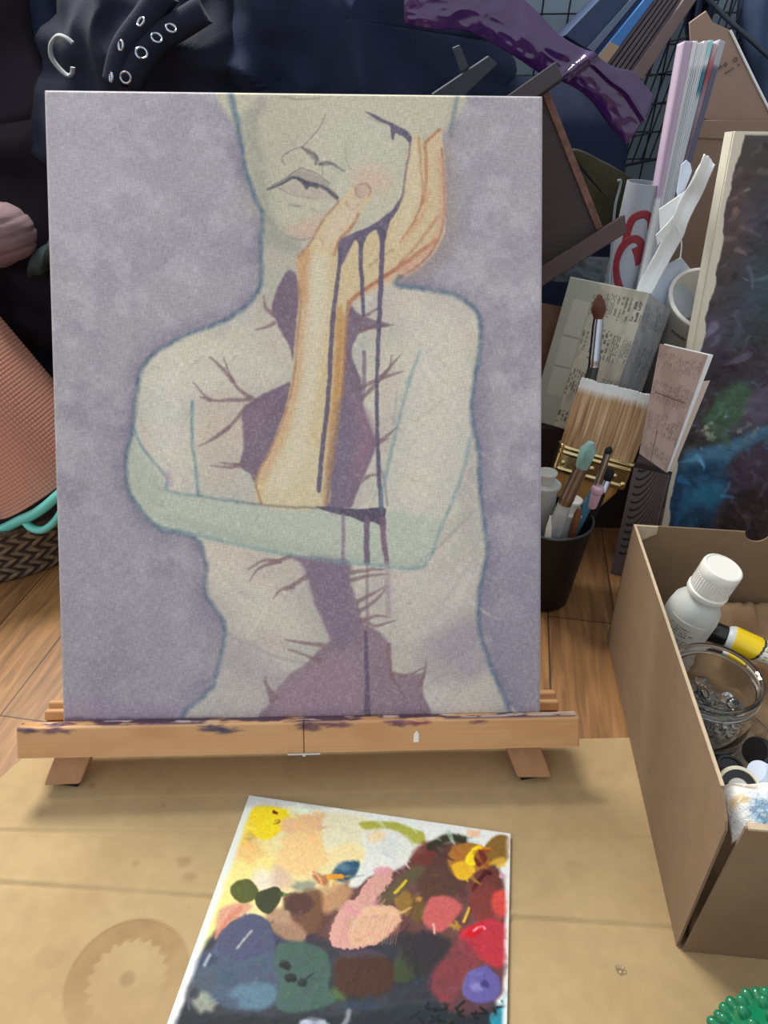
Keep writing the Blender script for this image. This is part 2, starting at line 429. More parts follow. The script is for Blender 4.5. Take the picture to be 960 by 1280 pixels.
# ---------------------------------------------------------------- canvas painting
CW, CH = .36, .461
CC = np.array([-.0576, .397, .0533]); YAW, LEAN = math.radians(2.6717), math.radians(29.738)
EU = np.array([math.cos(YAW), math.sin(YAW), 0]); _b = np.array([-math.sin(YAW), math.cos(YAW), 0])
EV = math.sin(LEAN)*_b + math.cos(LEAN)*np.array([0, 0, 1]); EN = np.cross(EU, EV)      # EN points at the viewer
def easel(u, v, n): return CC + EU*u + EV*v + EN*n
def paint_figure(P):
    i = np.arange(P.X.size); X, Y = P.X, P.Y
    n1 = fbm(X, Y, .02, 1, 5); n2 = fbm(X, Y, .045, 8, 4); n3 = fbm(X, Y, .009, 15, 3)
    P.mix(i, (146, 133, 149), np.clip((n1-.42)*2.6, 0, .5))
    P.mix(i, (192, 186, 194), np.clip((n2-.5)*2.6, 0, .45))
    P.mix(i, (132, 125, 144), np.clip((Y-500)/460, 0, .6)*(.5+n3))
    P.mix(i, (126, 118, 140), np.clip((n1-.52)*4, 0, .35)*np.clip((Y-300)/350, 0, 1))
    P.mix(i, (190, 182, 194), np.clip((420-Y)/420, 0, .45)*np.clip((330-X)/200, 0, 1))
    P.mix(i, (150, 116, 146), np.clip((Y-872)/26, 0, .5)*np.clip((260-X)/60, 0, 1))
    cream = (218, 208, 180)
    body = [(287, 108), (296, 152), (303, 188), (308, 216), (319, 248), (328, 269), (326, 308), (326, 351), (314, 376), (287, 397), (262, 408), (234, 418), (197, 439), (177, 462), (169, 501), (166, 535),
            (158, 569), (160, 611), (179, 642), (202, 662), (244, 672), (257, 704), (257, 740), (272, 765), (281, 785), (275, 824), (265, 860), (252, 910),
            (644, 912), (634, 881), (614, 834), (601, 793), (598, 756), (603, 720), (609, 688), (606, 660), (600, 611), (598, 564), (590, 522), (593, 480), (601, 428), (598, 395), (585, 379), (563, 367), (528, 361), (495, 356),
            (500, 347), (528, 330), (553, 298), (556, 266), (555, 202), (552, 163), (563, 124), (566, 108)]
    P.stroke(body[:28], (104, 92, 124), 26, .42, 22, tex=.5, tsc=.05, seed=2)
    P.stroke(body[28:46], (104, 92, 124), 26, .40, 22, tex=.5, tsc=.05, seed=3)
    P.stroke(body[45:], (150, 124, 104), 30, .4, 24, tex=.4, seed=6)
    P.fill(body, cream, 1, 3, warp=2, seed=4)
    j = P.sel(150, 100, 650, 910)
    # mottled flesh: greenish greys and warm pinks
    ins = np.abs(P.C[j]-np.array(cream)).sum(1) < 30
    jj = j[ins]; x, y = P.X[jj], P.Y[jj]
    P.mix(jj, (180, 182, 160), np.clip((fbm(x, y, .016, 21, 4)-.45)*3, 0, .6))
    P.mix(jj, (214, 188, 168), np.clip((fbm(x, y, .02, 33, 4)-.5)*3.4, 0, .6))
    P.mix(jj, (188, 180, 172), np.clip((fbm(x, y, .03, 44, 4)-.5)*3, 0, .5))
    P.mix(jj, (172, 160, 158), np.clip((y-690)/160, 0, .45))
    P.mix(jj, (182, 180, 152), np.clip((330-y)/130, 0, .7))
    # face
    face = [(290, 108), (300, 170), (310, 225), (330, 262), (352, 290), (372, 299), (390, 296), (404, 274), (425, 296), (464, 283), (492, 262), (503, 243), (507, 216), (510, 177), (555, 163), (566, 108)]
    P.fill(face, (204, 196, 160), .8, 8, seed=7, tex=.2)
    P.blob(440, 200, 46, 60, (206, 204, 176), .55, 40, seed=4)
    P.blob(330, 240, 26, 40, (182, 178, 150), .5, 26, seed=5)
    P.blob(345, 165, 34, 50, (182, 174, 150), .4, 30, seed=6)
    P.blob(462, 225, 24, 18, (226, 182, 150), .8, 20, seed=8)
    P.blob(400, 284, 28, 14, (222, 176, 146), .8, 16, seed=9)
    P.blob(372, 290, 26, 10, (214, 170, 146), .6, 12, seed=10)
    P.blob(476, 300, 36, 14, (190, 180, 150), .4, 14, rot=-.5, seed=11)
    P.stroke([(330, 264), (350, 289), (374, 300), (392, 296)], (120, 112, 104), 2.4, .5, 2)
    P.fill([(318, 128), (330, 118), (330, 135), (318, 150)], (120, 112, 130), .35, 10)
    P.stroke([(352, 121), (372, 124), (400, 123)], (130, 120, 100), 2, .6, 2)
    # neck shade
    P.fill([(330, 272), (352, 294), (374, 306), (372, 330), (350, 350), (345, 370), (326, 400), (322, 350)], (170, 168, 146), .5, 10, seed=3)
    # nose, mouth, thumb nail
    ink = (84, 80, 86)
    P.stroke([(353, 196), (362, 189), (379, 182), (391, 170), (400, 158), (408, 142)], ink, (2, 1), .55, 1.6)
    P.stroke([(352, 199), (356, 205)], ink, 2, .4, 2)
    P.stroke([(378, 184), (384, 188), (392, 192), (396, 198), (395, 205)], ink, 3, .8, 2)
    P.fill([(377, 183), (388, 187), (397, 196), (396, 203), (386, 194)], (106, 98, 96), .6, 3)
    P.stroke([(400, 205), (412, 203), (424, 210), (431, 214)], ink, (4.5, 2), .7, 2)
    P.stroke([(403, 204), (403, 218)], ink, 1.5, .5, 1.5)
    P.stroke([(432, 186), (433, 200), (438, 212)], ink, 1.5, .3, 2)
    P.stroke([(398, 240), (430, 205), (436, 170)], (170, 160, 130), 10, .25, 10)
    P.fill([(335, 236), (351, 229), (361, 219), (376, 211), (386, 214), (400, 220), (413, 234), (421, 246), (408, 240), (395, 231), (380, 227), (366, 223), (350, 231)], (150, 128, 122), .55, 3, seed=4)
    P.fill([(345, 234), (366, 226), (384, 229), (400, 234), (418, 246), (407, 250), (390, 249), (366, 242)], (188, 162, 148), .5, 4)
    P.stroke([(335, 237), (351, 230), (368, 222), (377, 225), (386, 231), (397, 231), (409, 237), (421, 247)], (70, 66, 84), (3, 4.5), .85, 2)
    P.fill([(366, 221), (380, 225), (397, 231), (396, 236), (388, 233), (384, 237), (377, 229)], (66, 62, 84), .85, 2)
    P.stroke([(361, 220), (375, 211), (389, 214), (401, 220), (412, 230)], ink, 1.6, .55, 1.5)
    P.stroke([(348, 235), (365, 243), (393, 249)], ink, 1.4, .4, 1.5)
    P.stroke([(362, 256), (374, 258)], (100, 108, 116), 3, .5, 2); P.stroke([(389, 260), (398, 266)], ink, 1.5, .35, 2)
    P.stroke([(421, 247), (424, 254)], ink, 2, .6, 2)
    # viewer-right upper arm and the green forearm
    P.fill([(528, 432), (545, 420), (575, 430), (590, 480), (588, 540), (572, 612), (552, 660), (528, 709), (470, 700), (476, 640), (482, 590), (499, 522), (512, 470)], (212, 206, 186), .7, 8, seed=5)
    P.fill([(540, 420), (566, 400), (588, 440), (586, 500), (560, 560), (540, 500)], (220, 200, 180), .5, 24, seed=6)
    green = (186, 196, 172)
    P.fill([(168, 536), (176, 560), (188, 578), (206, 600), (210, 614), (247, 620), (296, 627), (348, 633), (400, 635), (474, 638), (530, 644), (551, 660), (528, 708), (478, 707), (400, 699), (322, 686), (244, 668), (202, 660), (179, 642), (161, 611), (160, 570)], green, .92, 4, seed=7, tex=.15)
    P.fill([(200, 640), (300, 664), (420, 690), (520, 700), (528, 708), (400, 699), (244, 668)], (166, 178, 158), .6, 10, seed=8)
    P.fill([(164, 550), (180, 580), (205, 612), (190, 640), (164, 610)], (176, 184, 158), .6, 12, seed=9)
    P.fill([(196, 470), (240, 480), (238, 600), (210, 600), (180, 540), (176, 490)], (214, 206, 184), .45, 24, seed=2)
    # chest relief
    P.fill([(250, 480), (300, 470), (310, 520), (300, 590), (260, 610), (246, 560)], (214, 194, 170), .45, 20, seed=12)
    P.fill([(240, 430), (330, 400), (356, 430), (360, 470), (300, 490), (250, 470)], (206, 196, 168), .4, 18, seed=13)
    P.stroke([(250, 452), (310, 462), (350, 452)], (174, 166, 146), 8, .35, 9)
    P.fill([(492, 360), (560, 372), (590, 400), (560, 420), (500, 410), (480, 380)], (208, 186, 170), .45, 14, seed=14)
    for (p, q) in (((262, 700), (330, 760)), ((284, 790), (350, 830)), ((300, 800), (390, 830)), ((300, 740), (330, 742)), ((590, 640), (500, 720)), ((590, 700), (520, 790)), ((600, 790), (530, 830)), ((590, 810), (500, 850)), ((560, 840), (470, 880))):
        P.stroke([p, ((p[0]+q[0])/2, (p[1]+q[1])/2+6), q], (148, 140, 148), (5, 1.5), .5, 4, seed=p[0])
        P.stroke([(p[0]+6, p[1]+12), ((p[0]+q[0])/2+4, (p[1]+q[1])/2+18), (q[0]-8, q[1]+6)], (214, 202, 190), (12, 3), .4, 8, seed=p[1])
    P.fill([(540, 760), (596, 770), (610, 830), (560, 860), (520, 830)], (150, 138, 148), .45, 20, seed=15)
    P.fill([(590, 560), (600, 640), (604, 690), (585, 720), (575, 640)], (176, 166, 160), .5, 10, seed=16)
    P.fill([(280, 800), (330, 830), (380, 870), (330, 895), (262, 892)], (168, 160, 160), .45, 18, seed=17)
    # broad lights and mauve half-tones of the flesh
    for (pts_, c_, a_, so) in (([(200, 450), (250, 430), (330, 440), (350, 470), (290, 480), (220, 500)], (232, 222, 196), .45, 26), ([(500, 380), (560, 385), (580, 420), (575, 500), (545, 600), (520, 640), (505, 600), (520, 500)], (230, 218, 196), .5, 26),
                               ([(185, 480), (215, 470), (225, 540), (215, 590), (190, 550)], (228, 222, 204), .5, 18), ([(260, 690), (330, 720), (370, 760), (380, 800), (320, 780), (270, 740)], (222, 210, 184), .5, 22),
                               ([(500, 720), (560, 720), (590, 690), (580, 760), (530, 800), (495, 790)], (222, 210, 192), .45, 22), ([(490, 850), (560, 870), (620, 900), (600, 910), (530, 905)], (204, 188, 180), .5, 16),
                               ([(275, 790), (300, 800), (370, 850), (360, 870), (310, 850), (272, 830)], (160, 148, 154), .5, 18), ([(540, 800), (600, 775), (612, 830), (580, 850)], (146, 134, 150), .5, 18),
                               ([(255, 500), (300, 500), (300, 590), (262, 608), (250, 560)], (206, 180, 158), .4, 22), ([(470, 470), (496, 460), (500, 520), (484, 580), (474, 540)], (206, 182, 164), .4, 16)):
        P.fill(pts_, c_, a_, so, seed=int(pts_[0][0]), tex=.3)
    rr = np.random.RandomState(5)
    for k in range(150):
        x, y = rr.uniform(190, 600), rr.uniform(390, 890); th = rr.choice([.5, .75, 2.4, 2.1])+rr.uniform(-.2, .2); l = rr.uniform(14, 46)
        q = np.argmin((X-x)**2+(Y-y)**2)
        if P.C[q].sum() < 520 or abs(P.C[q][0]-P.C[q][2]) < 14: continue
        c_ = np.clip(P.C[q]+(rr.choice([-26, 20])), 0, 255)
        P.stroke([(x, y), (x+l*math.cos(th)*.5, y+l*math.sin(th)*.5+2), (x+l*math.cos(th), y+l*math.sin(th))], c_, (rr.uniform(1.5, 5), 1), rr.uniform(.3, .6), 2.5, seed=k, tex=.5)
    # the dark hollows of the torso
    void = (110, 86, 108); V2 = (128, 100, 116)
    P.fill([(361, 338), (345, 366), (340, 388), (352, 416), (362, 432), (366, 452), (371, 420), (376, 385), (372, 350)], void, .95, 3, seed=4, tex=.12)
    P.fill([(364, 478), (340, 488), (317, 499), (303, 516), (304, 559), (301, 582), (312, 594), (322, 606), (336, 570), (350, 536), (360, 505)], void, .95, 3, seed=5, tex=.12)
    P.fill([(436, 384), (446, 391), (462, 398), (487, 406), (462, 413), (447, 420), (440, 446), (451, 476), (452, 503), (462, 530), (470, 552), (462, 578), (450, 606), (438, 634), (404, 634), (414, 590), (424, 522), (429, 444)], void, .95, 3, seed=6, tex=.12)
    P.fill([(430, 470), (450, 500), (464, 546), (452, 590), (436, 630), (416, 630), (424, 540)], (132, 104, 128), .5, 14, seed=7)
    P.fill([(359, 694), (374, 704), (386, 726), (394, 757), (408, 785), (413, 800), (398, 812), (385, 826), (350, 856), (338, 878), (331, 912), (526, 912), (527, 862), (529, 842), (508, 846), (489, 842), (487, 806), (470, 788), (453, 776), (447, 752), (437, 728), (436, 702), (400, 698)], V2, .92, 4, seed=8, tex=.12)
    P.fill([(380, 702), (432, 704), (440, 750), (448, 790), (420, 810), (400, 760)], (112, 94, 122), .6, 12, seed=9)
    P.fill([(350, 860), (430, 820), (450, 860), (440, 905), (340, 905)], (156, 118, 134), .55, 20, seed=10)
    P.fill([(460, 800), (486, 810), (489, 845), (524, 850), (522, 905), (462, 905)], (138, 108, 124), .5, 10, seed=11)
    # veins
    vein = (120, 84, 92)
    def veins(*ls):
        for l in ls: P.stroke(l, vein, (6, 1.5), .72, 2.2, seed=len(l)+l[0][0])
    veins([(316, 499), (300, 488), (290, 474), (280, 448)], [(291, 476), (275, 458), (262, 446)], [(312, 499), (285, 500), (262, 499), (242, 478)], [(262, 500), (250, 496)],
          [(308, 508), (290, 530), (272, 546), (248, 558)], [(286, 534), (262, 550)], [(304, 578), (290, 584), (264, 582)], [(300, 582), (275, 578)],
          [(452, 484), (475, 472), (490, 456), (500, 444)], [(478, 472), (490, 468), (504, 464)], [(452, 498), (468, 482), (486, 462), (490, 444)], [(468, 556), (482, 546), (496, 534)], [(474, 552), (486, 548)],
          [(446, 400), (462, 392), (474, 384)], [(450, 412), (470, 408), (492, 406)], [(342, 394), (332, 384), (330, 370)], [(342, 404), (330, 410), (318, 412)], [(452, 600), (464, 594), (474, 594)],
          [(362, 696), (340, 704), (322, 712), (312, 726)], [(350, 702), (330, 700), (310, 712)], [(382, 722), (364, 732), (350, 738), (342, 748)], [(366, 734), (356, 738)],
          [(400, 826), (384, 820), (360, 812)], [(404, 806), (380, 804), (356, 800)], [(340, 876), (334, 860), (332, 846)], [(346, 872), (330, 852)],
          [(447, 752), (466, 742), (484, 732)], [(450, 764), (470, 750), (484, 734)], [(452, 774), (470, 782), (494, 776)], [(438, 726), (460, 720), (486, 718)], [(440, 716), (466, 712), (480, 712)],
          [(489, 842), (510, 844), (533, 832)], [(524, 856), (530, 844), (533, 828)], [(452, 776), (470, 770), (486, 772)], [(486, 806), (489, 842), (500, 862), (510, 880)])
    P.stroke([(529, 842), (527, 870), (526, 900)], vein, 1.8, .5, 1.5)
    # supporting hand and forearm
    hand = (226, 194, 134)
    P.fill([(510, 178), (520, 168), (528, 176), (532, 188), (536, 172), (549, 163), (553, 180), (555, 202), (556, 266), (552, 298), (528, 330), (500, 348), (470, 362), (448, 374), (434, 384), (430, 440), (424, 522), (413, 590), (406, 634), (328, 632), (320, 600), (336, 566), (348, 538), (364, 478), (369, 418), (374, 371), (372, 346), (372, 324), (383, 308), (404, 273), (422, 254), (436, 237), (450, 229), (462, 231), (466, 240), (462, 252), (450, 268), (437, 290), (428, 300), (464, 284), (492, 262), (503, 243), (507, 216)], hand, 1, 3, warp=1.5, seed=9, tex=.1)
    P.fill([(380, 330), (400, 320), (408, 380), (398, 450), (384, 520), (360, 560), (368, 480), (376, 400)], (224, 206, 164), .7, 12, seed=10)
    P.fill([(335, 590), (360, 556), (400, 560), (400, 626), (332, 628)], (226, 208, 160), .7, 14, seed=11)
    P.fill([(372, 324), (386, 310), (388, 340), (384, 380), (376, 372)], (218, 146, 82), .85, 8, seed=12)
    P.fill([(418, 390), (430, 388), (428, 450), (420, 530), (410, 600), (404, 620), (410, 540), (418, 450)], (212, 146, 74), .85, 6, seed=13)
    P.stroke([(420, 540), (412, 600), (408, 630)], (134, 112, 110), 8, .5, 8)
    P.fill([(440, 374), (470, 350), (500, 330), (530, 312), (552, 290), (550, 304), (528, 332), (496, 350), (462, 366), (438, 382)], (222, 168, 132), .7, 8, seed=14)
    P.fill([(536, 180), (549, 166), (554, 200), (555, 260), (546, 280), (542, 230)], (222, 186, 140), .6, 8, seed=15)
    P.fill([(425, 255), (448, 232), (462, 236), (456, 256), (438, 280), (424, 292), (404, 300), (410, 275)], (226, 194, 154), .75, 8, seed=16)
    P.blob(453, 238, 10, 9, (206, 166, 142), .8, 3, rough=.05)
    P.stroke([(444, 236), (446, 244), (452, 247)], (160, 106, 84), 2, .7, 2)
    P.stroke([(447, 232), (456, 229), (463, 236), (461, 245)], (160, 110, 84), 1.6, .7, 2)
    for l, c, w in (([(524, 172), (525, 195), (527, 225), (528, 250), (516, 280), (500, 302)], (184, 104, 66), 3), ([(531, 180), (533, 205), (532, 235), (528, 254)], (196, 112, 70), 4),
                 ([(552, 186), (555, 230), (555, 270), (548, 300), (528, 328), (500, 346)], (176, 104, 84), 3), ([(548, 270), (528, 298), (500, 330)], (206, 136, 96), 4),
                 ([(532, 178), (541, 170), (550, 162)], (190, 110, 66), 4), ([(545, 300), (510, 326), (480, 346), (450, 366), (436, 380)], (184, 92, 56), 5),
                 ([(492, 312), (478, 320), (462, 332)], (196, 150, 96), 3), ([(436, 376), (433, 400), (431, 440), (426, 500), (416, 570), (408, 630)], (176, 110, 60), 4),
                 ([(374, 352), (376, 380), (372, 420), (366, 480), (350, 536), (334, 572), (320, 600), (327, 630)], (170, 116, 80), 3), ([(372, 322), (386, 306), (406, 272), (424, 252)], (176, 118, 88), 3),
                 ([(448, 268), (438, 286), (424, 300), (418, 318)], (190, 110, 74), 4), ([(400, 298), (404, 306)], (170, 100, 90), 2), ([(432, 254), (440, 262), (447, 256)], (196, 140, 104), 3)):
        P.stroke(l, c, w, .8, 2.4, seed=int(l[0][0]), tex=.25)
    # dark tears and drips
    ink2 = (84, 74, 104)
    P.fill([(456, 139), (470, 144), (484, 151), (498, 158), (508, 163), (515, 172), (512, 178), (505, 171), (500, 169), (494, 167), (493, 174), (490, 174), (488, 165), (486, 157), (470, 149)], ink2, .95, 1.6, seed=3, warp=.8)
    P.stroke([(460, 147), (472, 152), (482, 155)], (120, 112, 120), 1.5, .5, 1.5)
    P.stroke([(513, 176), (511, 195), (507, 216), (505, 236), (502, 248), (494, 262)], (96, 82, 100), (3, 4), .9, 1.6)
    P.fill([(503, 246), (497, 262), (488, 276), (484, 288), (481, 302), (474, 300), (470, 288), (460, 294), (452, 308), (444, 300), (434, 318), (425, 334), (423, 318), (424, 302), (440, 292), (464, 282), (490, 262)], ink2, .95, 2, seed=4, warp=1.2)
    P.fill([(424, 300), (440, 294), (436, 312), (426, 330)], (122, 98, 124), .5, 4)
    P.stroke([(426, 312), (422, 351), (416, 400), (413, 450), (410, 500), (403, 560), (399, 600), (399, 613)], ink2, (5.5, 6), .92, 1.6, seed=5)
    P.stroke([(451, 300), (451, 330), (453, 360), (454, 384), (455, 394)], ink2, (6, 4), .95, 1.6, seed=6)
    P.stroke([(455, 440), (455, 480), (452, 500)], (116, 92, 116), 5, .8, 2)
    P.stroke([(479, 284), (477, 330), (475, 380), (473, 420), (472, 456)], ink2, (7, 5), .95, 1.6, seed=7)
    P.stroke([(472, 456), (471, 500), (472, 550), (474, 600), (477, 634)], ink2, (4.5, 6), .95, 1.6, seed=8)
    P.fill([(396, 633), (420, 634), (450, 636), (480, 634), (482, 646), (479, 658), (466, 652), (456, 654), (440, 646), (420, 642), (400, 636)], (72, 60, 84), .95, 1.6, seed=9, warp=1)
    P.stroke([(429, 645), (429, 672), (429, 700)], (128, 102, 130), 5, .75, 2)
    P.stroke([(459, 648), (458, 675), (459, 703)], (98, 76, 102), 7, .9, 2)
    P.stroke([(478, 650), (480, 680), (484, 704)], (112, 80, 104), (9, 5), .9, 2)
    P.stroke([(484, 704), (485, 740), (486, 770)], (160, 128, 142), 6, .5, 2); P.stroke([(430, 700), (431, 716)], (120, 96, 126), 5, .5, 2); P.stroke([(459, 703), (459, 740), (460, 790)], (128, 96, 110), 4, .6, 2)
    P.stroke([(457, 790), (458, 830), (459, 870), (459, 893)], (86, 66, 96), (4, 8), .9, 1.8)
    P.stroke([(484, 632), (482, 610), (478, 590)], (110, 96, 110), 3, .5, 2)
    # hot edges and pale middles of the supporting arm
    P.stroke([(377, 330), (381, 380), (376, 430), (371, 480), (358, 530), (342, 566), (328, 598)], (222, 152, 96), 9, .55, 9, tex=.3)
    P.stroke([(428, 396), (424, 450), (420, 520), (412, 590)], (206, 130, 60), 7, .6, 6, tex=.3)
    P.fill([(388, 330), (408, 320), (406, 400), (396, 480), (384, 560), (352, 610), (340, 600), (366, 550), (380, 480), (386, 400)], (234, 218, 180), .6, 14)
    P.fill([(512, 190), (524, 186), (526, 240), (508, 290), (490, 310), (500, 260)], (232, 208, 162), .6, 10)
    P.stroke([(505, 300), (528, 268), (534, 240)], (226, 150, 96), 7, .5, 7); P.stroke([(550, 200), (553, 262), (540, 306), (500, 340)], (224, 146, 112), 8, .5, 7)
    P.fill([(398, 300), (424, 268), (440, 250), (446, 262), (424, 292), (410, 310)], (236, 206, 166), .55, 8)
    # reddish bloom and grey-violet depth inside the hollows
    P.fill([(440, 500), (462, 520), (468, 552), (450, 600), (442, 590), (452, 540)], (142, 100, 122), .6, 10); P.fill([(306, 520), (330, 500), (350, 492), (330, 530), (310, 560)], (132, 98, 122), .5, 10)
    P.fill([(420, 520), (432, 500), (440, 560), (430, 628), (410, 630)], (104, 96, 120), .55, 12)
    # pencil darks on the face and the shaded left cheek
    P.fill([(302, 150), (318, 140), (330, 200), (340, 260), (356, 286), (332, 268), (314, 222)], (150, 150, 128), .55, 12, tex=.3)
    P.fill([(330, 262), (352, 290), (372, 300), (370, 316), (340, 310), (328, 300)], (146, 148, 130), .5, 8)
    P.stroke([(396, 196), (404, 206), (414, 204)], (84, 80, 86), 2, .5, 1.8); P.stroke([(340, 232), (362, 222), (378, 225)], (70, 66, 84), 2, .5, 1.5)
    # blue-green contour
    teal = (74, 98, 124)
    P.stroke(body[:20], teal, 5.5, .8, 5, tex=.3, seed=2); P.stroke(body[19:29], teal, 5.5, .75, 5, tex=.3, seed=3)
    P.stroke(body[28:47], teal, 5.5, .8, 5, tex=.3, seed=4); P.stroke([(563, 170), (566, 150), (572, 122)], (104, 124, 128), 5, .7, 4)
    P.stroke([(286, 108), (290, 132), (299, 154)], (100, 130, 146), 7, .6, 5)
    t2 = (104, 150, 154)
    P.stroke([(525, 439), (512, 476), (499, 522), (488, 570), (478, 612), (476, 636)], t2, 4, .6, 4, tex=.4)
    P.stroke([(496, 490), (492, 530)], t2, 2.5, .4, 3)
    P.stroke([(588, 548), (578, 590), (568, 620), (551, 660), (529, 708), (478, 707), (400, 699), (322, 686), (244, 668), (202, 660)], t2, 4, .62, 4, tex=.35)
    P.stroke([(240, 502), (240, 548), (245, 590), (247, 618)], (88, 134, 148), 4, .65, 3, tex=.3)
    P.stroke([(167, 536), (180, 562), (196, 582), (209, 598), (210, 613), (247, 620), (296, 627)], (92, 132, 144), 4, .62, 3, tex=.3)
    P.stroke([(296, 627), (348, 633), (400, 635)], (96, 92, 104), 3, .6, 2.5)
    P.stroke([(210, 590), (214, 606)], (180, 150, 180), 6, .5, 4)
    # overall scumble, light threads
    P.mix(i, (214, 210, 206), np.clip((fbm(X, Y, .4, 60, 2)-.6)*2.2, 0, .14))
    # paint caught along the lower edge
    P.mix(i, (88, 64, 92), np.clip((Y-893-4*fbm(X, Y, .05, 70, 2))/5, 0, .7))
    L = P.C @ np.array([.3, .55, .15]); P.C = P.C*.86 + (L*.14)[:, None]*np.array([1.0, .995, .99])
    P.C = 255*(P.C/255)**.78
    return P
def canvas_painting():
    t = thing('canvas_painting', CC, 'large linen canvas painting of a pale torso standing on the wooden easel', 'painting')
    nu, nv = 560, 716
    U, Vv = np.meshgrid(np.linspace(-CW/2, CW/2, nu), np.linspace(0, CH, nv))
    Pt = CC + U[..., None]*EU + Vv[..., None]*EV
    d = Pt-CAM; z = d @ _f; X = 480+F_PX*(d @ _r)/z; Y = 640-F_PX*(d @ _u)/z
    P = paint_figure(Paint(X, Y, (164, 155, 163)))
    # canvas is stretched at the rim: rounds back a little there
    e = np.minimum(np.minimum(U+CW/2, CW/2-U), np.minimum(Vv, CH-Vv))
    Pt = Pt - EN*(.0012*np.clip(1-e/.0018, 0, 1)**2)[..., None]
    # local frame so that the weave follows the cloth
    R = np.stack([EU, EV, EN]); local = (Pt-CC) @ R.T
    o = grid_mesh('painted_cloth', local, M['painting'], colors=P.C)
    o.rotation_euler = Matrix(np.stack([EU, EV, EN], 1).tolist()).to_euler(); o.parent = t
    th = .0036
    mb = MB()
    for (u, v, hu, hv) in ((-CW/2+.0005, CH/2, .0006, CH/2), (CW/2-.0005, CH/2, .0006, CH/2), (0, .0005, CW/2, .0006), (0, CH-.0005, CW/2, .0006)):
        mb.box(easel(u, v, -th/2-.001), (hu, hv, th/2), (EU, EV, EN))
    part(mb, 'canvas_edge', M['canvas_side'], t)
    part(MB().box(easel(0, CH/2, -.0023), (CW/2-.0015, CH/2-.0015, .0011), (EU, EV, EN)), 'backing_board', M['raw_wood'], t)
canvas_painting()

